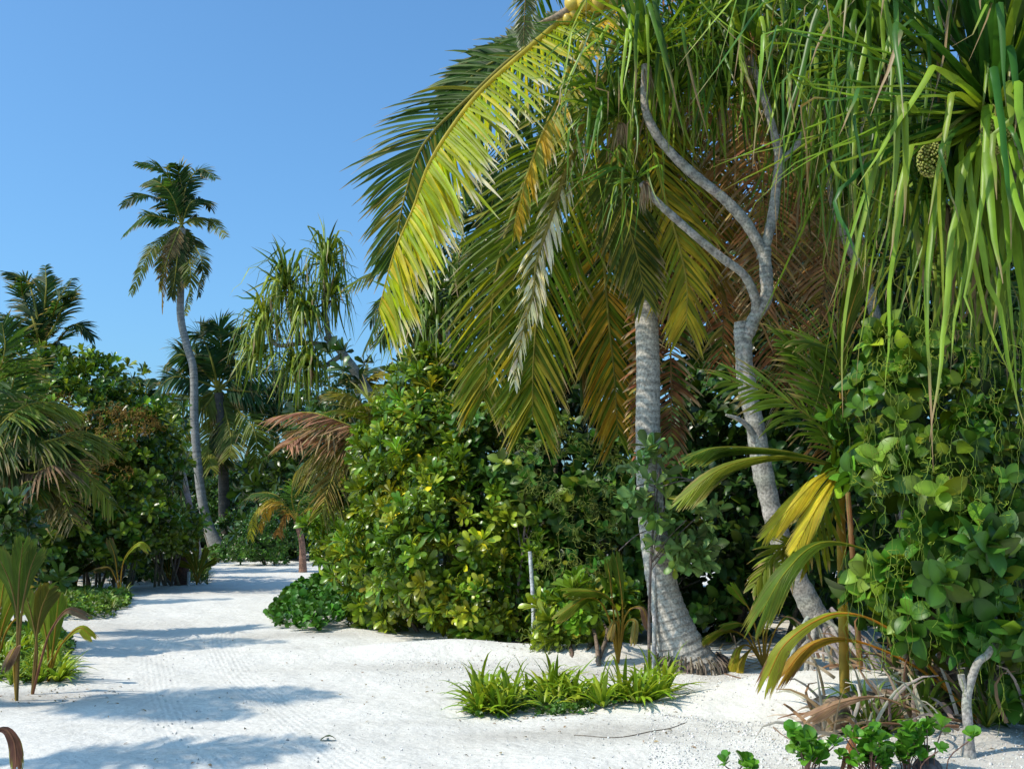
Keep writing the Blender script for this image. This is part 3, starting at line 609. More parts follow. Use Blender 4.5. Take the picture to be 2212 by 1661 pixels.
mid_pandanus('pandanus with slanting bare stem and drooping tufts against the sky', G(850, 1215) if False else Gd(880, dM),
    [(pp((880, 1100, dM), (832, 915, dM), (780, 820, dM), (730, 750, dM), (705, 725, dM)), .12, .09), (pp((712, 735, dM), (700, 660, dM), (703, 590, dM)), .07, .06), (pp((720, 745, dM), (660, 740, dM), (600, 745, dM), (580, 720, dM)), .06, .04), (pp((650, 742, dM), (630, 690, dM), (620, 650, dM)), .06, .05), (pp((740, 765, dM), (700, 790, dM), (690, 780, dM)), .06, .05)],
    [((703, 565, dM), V(0, 0, 1), 90, 1.15, 20), ((715, 640, dM), V(.2, -.2, 1), 60, 1.1, 16), ((620, 620, dM), V(-.2, -.2, 1), 110, 1.25, 20), ((575, 700, dM), V(-.4, 0, 1), 90, 1.15, 16), ((660, 680, dM-.3), V(0, -.3, 1), 90, 1.1, 20), ((672, 785, dM-.3), V(-.1, -.2, 1), 80, 1.15, 50), ((560, 770, dM), V(-.3, 0, .8), 50, 1.0, 10), ((640, 800, dM), V(0, -.2, .8), 70, 1.1, 20)], V(.13, .20, .02), V(.27, .34, .03), w=.058)
dH = 17
mid_pandanus('bushy pandanus behind the sea lettuce bush with tan dead leaves hanging', Gd(960, dH),
    [(pp((960, 1100, dH), (940, 850, dH), (930, 700, dH)), .12, .08)],
    [((930, 650, dH), V(-.2, -.2, 1), 80, 1.25, 20), ((890, 690, dH), V(-.4, -.2, 1), 60, 1.05, 10), ((990, 640, dH), V(.1, -.2, 1), 60, 1.2, 70), ((950, 700, dH-.3), V(0, -.3, 1), 50, 1.0, 40)], V(.10, .17, .02), V(.17, .24, .03), w=.055)
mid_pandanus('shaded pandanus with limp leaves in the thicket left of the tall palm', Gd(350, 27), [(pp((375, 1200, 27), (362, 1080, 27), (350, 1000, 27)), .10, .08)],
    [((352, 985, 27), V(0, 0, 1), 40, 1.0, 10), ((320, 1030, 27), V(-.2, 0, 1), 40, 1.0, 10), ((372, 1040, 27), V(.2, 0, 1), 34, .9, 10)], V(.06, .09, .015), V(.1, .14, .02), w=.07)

# --- far palms ---------------------------------------------------------------
d = 43.0
def ctr(*l): return [P(*a) for a in l]
tall_base = G(476, 1196); d = tall_base[1]
cD = (393, 485)
TF = [([(380, 420), (350, 365), (300, 352)], GRN), ([(400, 410), (430, 365), (468, 385)], DGRN), ([(395, 420), (385, 370), (375, 352)], DGRN), ([(360, 440), (310, 420), (266, 440)], DGRN), ([(350, 470), (310, 468), (268, 505)], GRN), ([(420, 470), (455, 475), (488, 510)], V(.15, .17, .03)),
      ([(360, 510), (320, 550), (284, 632)], V(.14, .17, .03)), ([(370, 520), (350, 570), (345, 625)], V(.16, .18, .03)), ([(372, 530), (352, 600), (350, 670)], V(.20, .13, .05)), ([(405, 530), (412, 600), (400, 680)], V(.12, .15, .03)), ([(415, 520), (437, 570), (428, 640)], V(.05, .07, .02)), ([(385, 540), (378, 600), (370, 640)], V(.06, .08, .02)), ([(410, 440), (440, 430), (455, 450)], DGRN), ([(370, 420), (335, 390), (310, 395)], GRN), ([(398, 530), (392, 590), (396, 620)], V(.08, .11, .02))]
palm_tree('tall slender coconut palm with bending bare trunk at the path end', tall_base, P(cD[0], cD[1]+8, d),
    ctr((443, 1110, d), (427, 1000, d), (420, 900, d), (418, 800, d), (402, 740, d), (390, 680, d), (391, 600, d)), .19, .14,
    [(spl(ctr((cD[0], cD[1], d), *[(u, v, d+rng.uniform(-1.2, 1.2)*(i+1)*.4) for i, (u, v) in enumerate(l)]), 9), dict(col=c, Lm=(.62 if l[-1][1] > 560 else .70), up=V(0, -.8, .6) if l[-1][1] > 560 else V(0, -.75, .6), **({} if l[-1][1] > 500 else dict(grav=.5, fwd=.7)))) for l, c in TF], .85, ln=60, lw=.065, frk=dict(grav=.8, rr=.035, fold=.2, fwd=.6), n=240, flare=.16, bcol=V(.30, .28, .25))
# centre palm behind it
d = 44.0; c = (472, 838)
TF = [([(455, 770), (435, 725), (410, 715)], DGRN), ([(478, 770), (475, 715), (462, 705)], DGRN), ([(430, 790), (390, 765), (355, 790)], DGRN), ([(420, 820), (370, 815), (335, 850)], BLUG), ([(520, 800), (540, 760), (530, 735)], DGRN), ([(430, 860), (380, 870), (350, 930)], V(.12, .15, .03)),
      ([(440, 880), (400, 910), (385, 990)], V(.13, .16, .03)), ([(465, 900), (450, 960), (455, 1010)], V(.17, .19, .03)), ([(490, 900), (500, 950), (495, 985)], V(.13, .15, .03)), ([(510, 880), (550, 930), (555, 1005)], V(.12, .15, .02)), ([(530, 850), (570, 890), (590, 970)], DGRN), ([(530, 820), (590, 800), (620, 820)], DGRN), ([(500, 780), (505, 730), (490, 705)], DGRN), ([(480, 900), (475, 980), (480, 1010)], V(.03, .05, .01)), ([(445, 780), (400, 750), (380, 775)], BLUG), ([(540, 845), (600, 850), (640, 900)], BLUG)]
palm_tree('bushy coconut palm with broad drooping fronds just right of the tall slender palm', Gd(487, d), P(c[0], c[1]+10, d), ctr((480, 950, d), (484, 1080, d))[::-1], .25, .18,
    [(spl(ctr((c[0], c[1], d), *[(u, v, d+rng.uniform(-1.5, 1.0)*(i+1)*.4) for i, (u, v) in enumerate(l)]), 9), dict(col=k*1.2, up=V(0, -.9, .5))) for l, k in TF], 1.05, ln=64, lw=.07, bcol=V(.10, .085, .07), frk=dict(grav=.6, rr=.055, fold=.25, fwd=.6))
# left palm
d = 29.0; c = (88, 750)
TF = [([(80, 680), (60, 610), (20, 590)], V(.045, .085, .03)), ([(95, 680), (100, 620), (98, 575)], DGRN), ([(110, 690), (130, 640), (158, 600)], DGRN), ([(120, 740), (160, 700), (200, 725)], BLUG), ([(115, 760), (150, 770), (160, 830)], DGRN), ([(60, 720), (20, 690), (-20, 670)], V(.045, .085, .03)), ([(60, 740), (20, 740), (-15, 790)], BLUG), ([(75, 700), (50, 640), (45, 600)], DGRN), ([(100, 790), (110, 830), (110, 860)], DGRN), ([(60, 780), (40, 820), (35, 860)], DGRN), ([(120, 700), (140, 650), (150, 630)], BLUG)]
palm_tree('dark-fronded coconut palm poking above the thicket at the left edge', Gd(88, d), P(88, 765, d), ctr((86, 1000, d)), .25, .2,
    [(spl(ctr((c[0], c[1], d), *[(u, v, d+rng.uniform(-1, 1)*(i+1)*.4) for i, (u, v) in enumerate(l)]), 9), dict(col=k, up=V(0, -.5, .8))) for l, k in TF], .66, ln=52, lw=.05, frk=dict(grav=.6, rr=.05, fold=.2, fwd=.95))
d = 46.0
palm_tree('small distant coconut palm peeping over the left thicket', Gd(310, d), P(310, 870, d), ctr((312, 1000, d)), .2, .18,
    [(spl(ctr((310, 868, d), (310+a*.5, 868-b*.7, d), (310+a, 868-b, d+.5)), 7), {}) for a, b in ((-40, 50), (-15, 55), (15, 50), (35, 45), (55, 20), (-60, 15), (60, -20), (-55, -20), (30, -40), (-20, -40))], .7, ln=26, lw=.07, dark=BLUG, frk=dict(grav=.5, rr=.04, fold=.25))
# palm behind the main one
d = 20.0; c = (965, 590)
TF = [([(900, 560), (830, 575), (757, 618)], V(.12, .16, .03)), ([(920, 560), (870, 545), (815, 570)], DGRN), ([(880, 620), (830, 660), (790, 750)], BLUG), ([(900, 630), (850, 690), (820, 740)], DGRN), ([(930, 640), (900, 690), (880, 740)], DGRN), ([(1000, 540), (1060, 500), (1100, 540)], DGRN), ([(990, 560), (1000, 470), (980, 420)], DGRN), ([(940, 540), (900, 480), (850, 480)], DGRN), ([(1000, 620), (1040, 680), (1050, 760)], DGRN), ([(900, 600), (850, 620), (800, 690)], BLUG), ([(1020, 590), (1080, 620), (1120, 700)], DGRN)]
palm_tree('coconut palm half hidden behind the sunlit yellow frond of the big palm', Gd(1000, d), P(965, 605, d), ctr((985, 900, d)), .19, .15,
    [(spl(ctr((c[0], c[1], d), *[(u, v, d+rng.uniform(-.6, .6)*(i+1)*.4) for i, (u, v) in enumerate(l)]), 9), dict(col=k, up=V(0, -.5, .8))) for l, k in TF], .62, ln=44, lw=.04, frk=dict(grav=.5, rr=.03, fold=.25, fwd=.7))
d = 26.0
palm_tree('young palm with orange-tipped fronds behind the slanting pandanus stem', Gd(770, d), P(770, 850, d), [], .12, .1,
    [(spl(ctr((770, 850, d), (770+a*.5, 850-b*.9, d), (770+a, 850-b, d+.5)), 7), dict(col=k)) for a, b, k in ((-40, 45, DGRN), (-5, 55, DGRN), (30, 50, BLUG), (70, 45, YEL*.6), (60, 20, YGRN), (-60, 0, DGRN), (-60, -60, YGRN*.7), (50, -50, GRN), (0, -70, YGRN*.6), (-90, -40, GRN), (-30, -100, GRN))], .55, ln=34, lw=.05, frk=dict(grav=.7, rr=.03))
# dry-frond palm left of the bush
d = 18.0
TF = [([(760, 920), (670, 890), (590, 900)], V(.33, .16, .09), V(0, -.2, 1)), ([(740, 950), (660, 940), (620, 960)], V(.36, .18, .1), V(0, -.2, 1)), ([(760, 960), (690, 990), (660, 1040)], V(.22, .20, .04), V(0, -.6, 1)), ([(780, 960), (730, 1010), (700, 1080)], V(.27, .20, .05), V(0, -.6, 1)), ([(800, 930), (780, 870), (740, 850)], V(.2, .19, .04), V(0, -.6, 1)), ([(790, 970), (770, 1030), (760, 1070)], V(.3, .19, .1), V(0, -.8, .6)), ([(760, 940), (700, 960), (640, 1020)], V(.20, .18, .04), V(0, -.6, .9)), ([(800, 920), (800, 860), (840, 830)], YGRN*.8, V(0, -.6, 1)), ([(770, 980), (720, 1050), (690, 1110)], V(.14, .16, .03), V(0, -.6, .8)), ([(745, 930), (690, 925), (620, 930)], V(.3, .2, .1), V(0, -.5, 1))]
palm_tree('short palm with dry rust-brown fronds sweeping left over the bend of the path', Gd(830, d), P(830, 960, d), [], .13, .11,
    [(spl(ctr((825, 950, d), *[(u, v, d+rng.uniform(-.5, .5)*(i+1)*.4) for i, (u, v) in enumerate(l)]), 9), dict(col=k, up=u_)) for l, k, u_ in TF], .62, ln=52, lw=.03, frk=dict(grav=.8, rr=.025, fold=.3, fwd=.5, twist=.8, ragged=.25), n=60)
# small yellow palm at path end
d = 30.0
palm_tree('small yellow-fronded palm with a split reddish trunk at the far bend of the path', Gd(655, d), P(640, 1125, d), ctr((652, 1170, d)), .085, .07,
    [(spl(ctr((640, 1122, d), *[(u, v, d+rng.uniform(-.4, .4)) for u, v in l]), 8), dict(col=k)) for l, k in (([(600, 1075), (555, 1100), (540, 1160)], V(.36, .32, .03)), ([(610, 1085), (580, 1090), (560, 1140)], V(.42, .26, .03)), ([(600, 1070), (550, 1065), (520, 1085)], GRN), ([(670, 1095), (710, 1110), (730, 1130)], V(.3, .22, .03)), ([(650, 1080), (690, 1060), (720, 1080)], GRN), ([(630, 1070), (640, 1030), (665, 1015)], GRN), ([(625, 1100), (605, 1130), (600, 1150)], V(.4, .2, .05)))],
    .48, ln=36, lw=.035, bcol=V(.30, .17, .12), flare=.03, frk=dict(grav=.7, rr=.025, fold=.4), n=60, cat='small palm')
# low arching palm at left edge
d = 14.5
TF = [([(30, 890), (100, 868), (160, 885)], V(.20, .24, .03)), ([(10, 960), (70, 935), (140, 990)], V(.06, .10, .02)), ([(60, 1000), (120, 960), (160, 1010)], DGRN), ([(110, 950), (180, 930), (235, 965)], V(.16, .19, .03)), ([(60, 1060), (160, 1010), (243, 1090)], V(.13, .17, .03)), ([(40, 1080), (120, 1060), (160, 1130)], V(.10, .09, .03)), ([(60, 1020), (120, 1000), (175, 1015)], V(.17, .11, .06)), ([(0, 900), (30, 820), (40, 760)], V(.05, .10, .02)), ([(-20, 850), (10, 760), (5, 700)], V(.05, .10, .02)), ([(0, 980), (50, 1010), (60, 1090)], V(.05, .08, .02)), ([(10, 900), (60, 900), (90, 940)], DGRN), ([(20, 1050), (70, 1040), (110, 1090)], DGRN)]
palm_tree('low arching palm at the left edge with feathery sunlit fronds over the dark undergrowth', Gd(-60, d), P(-50, 990, d), [], .16, .12,
    [(spl(ctr((-50, 985, d), *[(u, v, d+rng.uniform(-.5, .5)*(i+1)*.5) for i, (u, v) in enumerate(l)]), 9), dict(col=k, up=V(.1, -.5, .8))) for l, k in TF], .62, ln=54, lw=.03, frk=dict(grav=.7, rr=.022, fold=.4, fwd=.55), n=60)

# shadow-casting palms left of the view (they stand beside the path, outside the frame)
SUN_EL, SUN_AZ = math.radians(50), math.atan2(-.34, -.94)      # direction towards the sun
off = V(math.cos(SUN_AZ), math.sin(SUN_AZ), 0)
for k, (u, v, hz, ls, nf) in enumerate([(60, 1520, 7.6, 3.1, 9), (80, 1392, 7.0, 3.3, 5), (0, 1645, 6.6, 2.2, 4), (150, 1300, 8.0, 3.5, 5), (250, 1232, 8.5, 4.5, 6)]):
    g = G(u, v); c = g+off*hz/math.tan(SUN_EL)+V(0, 0, hz)
    base = V(c[0]-.8, c[1], 0)
    palm_tree('coconut palm beside the path outside the view', base, c, [(base+c)/2+V(.2, 0, 0)], .2, .13,
        [(arc(c, (i % 3 == 2)*PI+rng.uniform(-.30, .30)+.1, rng.uniform(.0, .6), ls*rng.uniform(.7, 1), rng.uniform(.6, 1.2)), {}) for i in range(nf)], .75, group='palms beside the path outside the view', ln=44, lw=.04, frk=dict(fold=.3))

# ================================================================ BUSHES
ROS_SCAE = [rosette(19, .23, .068, .15, 1.6, 7, .66, .38, .03, .2, .04) for _ in range(5)]
ROS_BROAD = [rosette(8, .19, .115, .5, 1.9, 7, .50, .40, .02, .26, .09, .3, .8) for _ in range(5)]
ROS_OVAL = [rosette(6, .15, .075, .4, 1.6, 5, .55, .2, .03, .16, .02) for _ in range(4)]
ROS_FAR = [rosette(9, .26, .11, .3, 1.7, 4, .6, .3, .02, .25, .06) for _ in range(5)]
ROS_TINY = [rosette(4, .075, .065, .6, 1.4, 4, .45, .2, .01, .2, .03) for _ in range(4)]
SC1 = V(.11, .195, .016); SC2 = V(.24, .29, .022)

def bush(name, label, base, ells, n, temps, col, mat=None, cat='bush', group=None, stems=8, stemcol=V(.2, .16, .11), core=None, **kw):
    t = thing(name, label, cat, base, group)
    mb = MB(); foliage(mb, ells, n, temps, col, **kw)
    part('foliage', mb, mat or M_GLOSS, t)
    mb = MB(); base = np.array(base)
    for i in range(stems):
        e = ells[rng.integers(len(ells))]; q = np.array(e[0])+np.array(e[1])*rng.uniform(-.6, .6, 3)
        b = base+V(rng.uniform(-1, 1)*e[1][0]*.6, rng.uniform(-.3, .5)*e[1][1], -.03); b = V(b[0]*.6+q[0]*.4, b[1]*.7+q[1]*.3, 0); b[2] = H(b[0], b[1])-.05
        tube(mb, spl([b, b*.5+q*.5+V(rng.normal()*.12, rng.normal()*.1, .1), q], 10), np.linspace(.03, .01, 10)*max(1, e[1][2]*.9), jit(stemcol, 1)[0], 6, .04)
    part('stem', mb, M_BARK, t)
    return t
def E(u, v, d, rx_, rz_, ry_=None): return (P(u, v, d), (rx_, ry_ or rx_, rz_))
bush('sea_lettuce_bush', 'big dense glossy bush of leaf rosettes filling the middle beside the path', G(980, 1385)+V(0, 1.2, 0),
    [E(990, 1175, 14.9, 1.25, 1.2), E(880, 1230, 15.6, 1.0, .95), E(950, 985, 16, 1.0, 1.1), E(800, 1130, 18.5, .85, 1.0), E(1120, 1260, 14.4, .8, .75), E(930, 850, 16.5, .62, .6), E(870, 1010, 16.8, .7, .9), E(1050, 1300, 14.1, .6, .5), E(748,1170,20,.55,.7)],
    2300, ROS_SCAE, SC1, col2=SC2, p2=.36, upb=.35, stems=14, inner=.62, scale=(.6, 1.12), holes=.28)
bush('sea_lettuce_bush', 'small low rosette bush spilling onto the sand left of the palm base', G(1270, 1425)+V(0, .3, 0), [E(1250, 1355, 12.4, .42, .38), E(1300, 1330, 12.9, .3, .35)], 90, ROS_SCAE, SC1, col2=SC2, p2=.3, stems=4, scale=(.8, 1.1), inner=.5)
bush('broad_leaf_bush', 'rounded broad-leaved bush behind the stakes, under the hanging palm fronds', G(1250, 1380)+V(0, 1.4, 0),
    [E(1190, 1040, 14.8, 1.1, .85), E(1300, 1170, 14.4, .8, 1.1), E(1080, 960, 15, .7, .5), E(1400, 1150, 14.2, .7, .9), E(1250, 1290, 14, .7, .5), E(1480, 1250, 14, .7, .8)],
    900, ROS_BROAD, V(.055, .135, .02), M_BROAD, col2=V(.13, .20, .03), p2=.22, stems=10, inner=.6, upb=.2, scale=(.7, 1.15))
# right thicket
bush('broad_leaf_bush', 'large thicket of big round leaves hung with stringy vines at the right', G(2060, 1560)+V(0, .5, 0),
    [E(1985, 760, 8.1, .36, .36), E(1900, 1010, 8.4, .28, .5), E(1915, 1260, 8.3, .3, .3), E(1940, 900, 8.1, .42, .42), E(2050, 1060, 8.0, .62, .6), E(1940, 1120, 8.0, .38, .38), E(2110, 1230, 7.9, .55, .5), E(2020, 1330, 7.9, .42, .35), E(2190, 1000, 8.8, .5, .6), E(2190, 1400, 8.1, .5, .5)],
    560, ROS_BROAD, V(.065, .155, .014), M_BROAD, col2=V(.13, .22, .02), p2=.3, stems=10, inner=.55, upb=.1, scale=(.5, 1.2), holes=.12)
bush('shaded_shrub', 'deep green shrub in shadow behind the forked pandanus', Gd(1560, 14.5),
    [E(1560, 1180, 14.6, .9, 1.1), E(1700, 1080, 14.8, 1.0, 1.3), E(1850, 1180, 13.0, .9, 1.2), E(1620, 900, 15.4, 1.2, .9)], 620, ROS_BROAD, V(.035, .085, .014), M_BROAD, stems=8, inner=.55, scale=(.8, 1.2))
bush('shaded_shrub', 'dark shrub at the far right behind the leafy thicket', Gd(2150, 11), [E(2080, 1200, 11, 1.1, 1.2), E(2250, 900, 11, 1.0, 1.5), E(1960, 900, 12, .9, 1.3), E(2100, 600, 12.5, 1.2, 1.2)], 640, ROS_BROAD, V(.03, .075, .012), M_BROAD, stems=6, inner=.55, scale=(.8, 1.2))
# left thicket
bush('thicket_tree', 'tall leafy tree draped with orange stringy vine at the left behind the low palm', Gd(230, 24),
    [E(120, 900, 24, 1.9, 1.3), E(190, 980, 23.5, 1.8, 1.6), E(285, 960, 24, 1.1, 1.1), E(110, 1080, 23, 1.9, 1.5), E(258, 1090, 23, 1.15, 1.3), E(30, 860, 24, 1.3, 1.3), E(190, 830, 24.5, .7, .7), E(345, 1000, 26, .5, .7), E(0, 1150, 22, 2, 1.5)],
    2400, ROS_FAR, V(.06, .12, .012), col2=V(.17, .24, .02), p2=.3, cat='tree', stems=16, inner=.6, scale=(.7, 1.1), lump=.17)
bush('leafy_shrub', 'bright green leafy shrub over the dark bollard left of the path', Gd(370, 24.5), [E(330, 1150, 24, 1.1, .55), E(385, 1150, 24, .4, .4), E(255, 1130, 24, .7, .5)], 300, ROS_FAR, V(.13, .19, .02), stems=8, scale=(.6, .9), upb=.7, inner=.5)
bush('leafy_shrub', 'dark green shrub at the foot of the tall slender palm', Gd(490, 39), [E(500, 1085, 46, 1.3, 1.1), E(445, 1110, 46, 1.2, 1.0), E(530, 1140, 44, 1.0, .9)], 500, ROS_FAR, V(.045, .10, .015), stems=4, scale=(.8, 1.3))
bush('vine_covered_bush', 'rounded vine-covered bush at the far bend of the path', Gd(590, 34), [E(590, 1155, 34, 1.0, .85), E(620, 1110, 35, .8, .7), E(540, 1180, 34, .8, .4)], 520, ROS_FAR, V(.05, .12, .018), stems=3, scale=(.45, .7))
bush('background_tree', 'mid-green tree crown seen through the pandanus tufts above the dry palm', Gd(640, 44), [E(670, 960, 47, 2.0, 2.2), E(630, 1060, 46, 1.6, 1.6), E(690, 1040, 42, 1.8, 1.8), E(660, 870, 45, 1.8, 1.0), E(740, 980, 42, 2, 2)], 1100, ROS_FAR, V(.055, .105, .018), cat='tree', stems=8, scale=(1.0, 1.6), group=None)
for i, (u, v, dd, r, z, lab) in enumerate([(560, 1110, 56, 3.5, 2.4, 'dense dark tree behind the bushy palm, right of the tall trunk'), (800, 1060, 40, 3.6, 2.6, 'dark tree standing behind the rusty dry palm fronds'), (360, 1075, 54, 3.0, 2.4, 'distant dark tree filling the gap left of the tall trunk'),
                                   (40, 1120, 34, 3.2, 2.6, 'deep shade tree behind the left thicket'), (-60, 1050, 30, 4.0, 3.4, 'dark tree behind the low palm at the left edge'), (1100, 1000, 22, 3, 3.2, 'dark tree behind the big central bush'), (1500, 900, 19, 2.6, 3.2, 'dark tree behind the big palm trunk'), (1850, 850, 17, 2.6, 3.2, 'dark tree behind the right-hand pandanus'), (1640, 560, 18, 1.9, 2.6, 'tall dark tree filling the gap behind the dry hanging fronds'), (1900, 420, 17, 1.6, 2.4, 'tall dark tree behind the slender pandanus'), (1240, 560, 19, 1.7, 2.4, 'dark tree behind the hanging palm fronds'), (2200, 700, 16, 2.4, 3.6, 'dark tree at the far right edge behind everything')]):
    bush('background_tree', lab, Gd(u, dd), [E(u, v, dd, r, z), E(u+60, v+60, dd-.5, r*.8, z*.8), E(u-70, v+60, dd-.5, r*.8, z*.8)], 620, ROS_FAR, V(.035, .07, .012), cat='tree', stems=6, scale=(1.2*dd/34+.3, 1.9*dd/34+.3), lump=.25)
# beyond the path ends: hedge line
for i, (u, dd, r) in enumerate([(-500, 60, 7), (-200, 62, 7), (100, 64, 7), (420, 66, 7), (720, 64, 7), (1000, 60, 7), (1300, 45, 6), (1650, 38, 6), (2000, 34, 6), (2400, 30, 6), (-500, 30, 5)]):
    pass
# stringy vine on the left tree
def strings(mb, ells, n, L, r, col, wob=.25, grav=.5):
    p, dn = shell(ells, n, .92, .2, .2, .0)
    for q, dd in zip(p, dn):
        m = 7; D = nrm(dd*.3+rng.standard_normal((m, 3))*wob+V(0, 0, -grav)); C = q+np.cumsum(D, 0)*L/m*rng.uniform(.5, 1.2)
        tube(mb, spl(C, 12), r, jit(col, 1, .2)[0], 3, 0, False)
mb = MB(); strings(mb, [E(255, 915, 22.2, .75, .28), E(180, 935, 22.3, .4, .2), E(240, 1020, 21.8, .35, .22), E(120, 880, 22.5, .3, .2)], 600, .45, .007, V(.22, .13, .015), .9, .2)
solo('dodder_vine', mb, M_VINE, 'orange-brown tangle of stringy vine on the left thicket tree', 'vine', P(255, 915, 22), kind='stuff')
# hanging yellow-green strings on the right thicket
mb = MB()
for i in range(95):
    u = [1860, 1950, 2040, 2110, 2190][rng.integers(5)]+rng.normal()*28; v = rng.uniform(620, 1350); dd = rng.uniform(7.15, 7.5); q = P(u, v, dd); L = rng.uniform(.25, 1.0); m = 9
    L = min(L, q[2]-.05)
    C = q+np.stack([np.cumsum(rng.standard_normal(m)*.022), np.cumsum(rng.standard_normal(m)*.02), -np.linspace(0, L, m)], 1)
    tube(mb, spl(C, 26)+.004*rng.standard_normal((26, 3)), .0017, jit(V(.20, .27, .03), 1, .2)[0], 3, 0, False)
strings(mb, [E(2030, 800, 7.6, .35, .25), E(1950, 760, 7.6, .2, .2), E(1960, 1080, 7.5, .3, .4), E(2130, 1150, 7.4, .3, .4)], 200, .3, .0022, V(.26, .32, .03), .9, .25)
solo('dodder_vine', mb, M_VINE, 'yellow-green thread-like vine hanging over the right-hand thicket', 'vine', P(2030, 900, 7.3), kind='stuff')
mb = MB(); strings(mb, [E(1230, 1000, 13.6, .6, .35), E(1240, 1150, 13.5, .5, .5), E(1210, 1400, 12.3, .3, .3)], 420, .45, .004, V(.16, .2, .03), .8, .35)
solo('dodder_vine', mb, M_VINE, 'fine green stringy vine tangled over the bush under the palm fronds', 'vine', P(1230, 1050, 13.5), kind='stuff')

# ================================================================ YOUNG COCONUT PLANTS
def seedling(label, base, leaves, stem=None, group=None, name='coconut_seedling', cat='seedling'):
    t = thing(name, label, cat, base, group)
    for rach, W, col, tipc, kw in leaves:
        mb = MB(); juvenile(mb, rach, W, col, tipc, **kw); dry = col[0] > 1.35*col[1]
        part('leaf', mb, M_DRY if (dry and col[1] < .2) else M_PALM, t, 'dry brown leaf' if (dry and col[1] < .2) else None)
    if stem:
        mb = MB()
        for pts, r0, r1, c in stem: tube(mb, spl(pts, 24), np.linspace(r0, r1, 24), c, 10, .03)
        part('stem', mb, M_PALM, t)
    return t
d = 8.6; b = Gd(1815, d); o_ = P(1815, 1008, d)
seedling('young coconut palm with orange stalk and bright yellow pleated leaf', b, [
    (spl([o_, P(1700, 975, d-.3), P(1560, 965, d-.5), P(1490, 985, d-.55)], 10), .16, V(.07, .12, .015), V(.2, .2, .03), dict(up=V(0, -.5, 1), pe=.04, rc=(.3, .3, .04))),
    (spl([o_, P(1680, 985, d-.2), P(1560, 1010, d-.3), P(1470, 1080, d-.35)], 10), .14, V(.20, .24, .03), V(.35, .28, .1), dict(up=V(0, -.6, 1), pe=.05, rc=(.3, .3, .04))),
    (spl([o_, P(1770, 1030, d-.3), P(1720, 1080, d-.4), P(1650, 1160, d-.42)], 10), .12, V(.55, .46, .03), V(.3, .25, .05), dict(up=V(-.4, -.8, .6), pe=.03, rc=(.5, .42, .04), droop=.1)),
    (spl([o_, P(1790, 1050, d-.35), P(1755, 1110, d-.45), P(1715, 1190, d-.5)], 10), .10, V(.60, .50, .03), V(.4, .3, .05), dict(up=V(-.2, -1, .3), pe=.03, rc=(.55, .45, .04), droop=.1)),
    ], [([b+V(0, 0, -.03), P(1818, 1200, d), o_], .040, .030, jit(V(.42, .30, .05), 24, .12))], name='young_coconut_palm', cat='young palm')
t = [o for o in bpy.data.objects if o.name == 'young_coconut_palm'][0]
for l, Lm in (([(1815, 1000), (1760, 910), (1670, 850), (1570, 820)], .5), ([(1815, 1000), (1790, 880), (1740, 780), (1700, 740)], .45), ([(1815, 1000), (1830, 880), (1800, 760), (1730, 730)], .5)):
    mb = MB(); frond(mb, spl(ctr(*[(u, v, d-.1*i) for i, (u, v) in enumerate(l)]), 9), Lm, n=26, w=.026, up=V(0, -.6, .6), fold=.1, fwd=1.1, grav=.5, col=V(.10, .16, .02), rr=.012); part('frond', mb, M_PALM, t)
for l, Lm, c in (([(1820, 1030), (1760, 1130), (1700, 1200), (1650, 1290)], .35, V(.12, .18, .02)), ([(1820, 1040), (1770, 1180), (1690, 1180), (1630, 1260)], .3, V(.17, .20, .02))):
    mb = MB(); frond(mb, spl(ctr(*[(u, v, d-.15*i) for i, (u, v) in enumerate(l)]), 9), Lm, n=22, w=.03, up=V(-.3, -.8, .6), fold=.2, fwd=1.3, grav=.4, col=c, rr=.012); part('frond', mb, M_PALM, t)
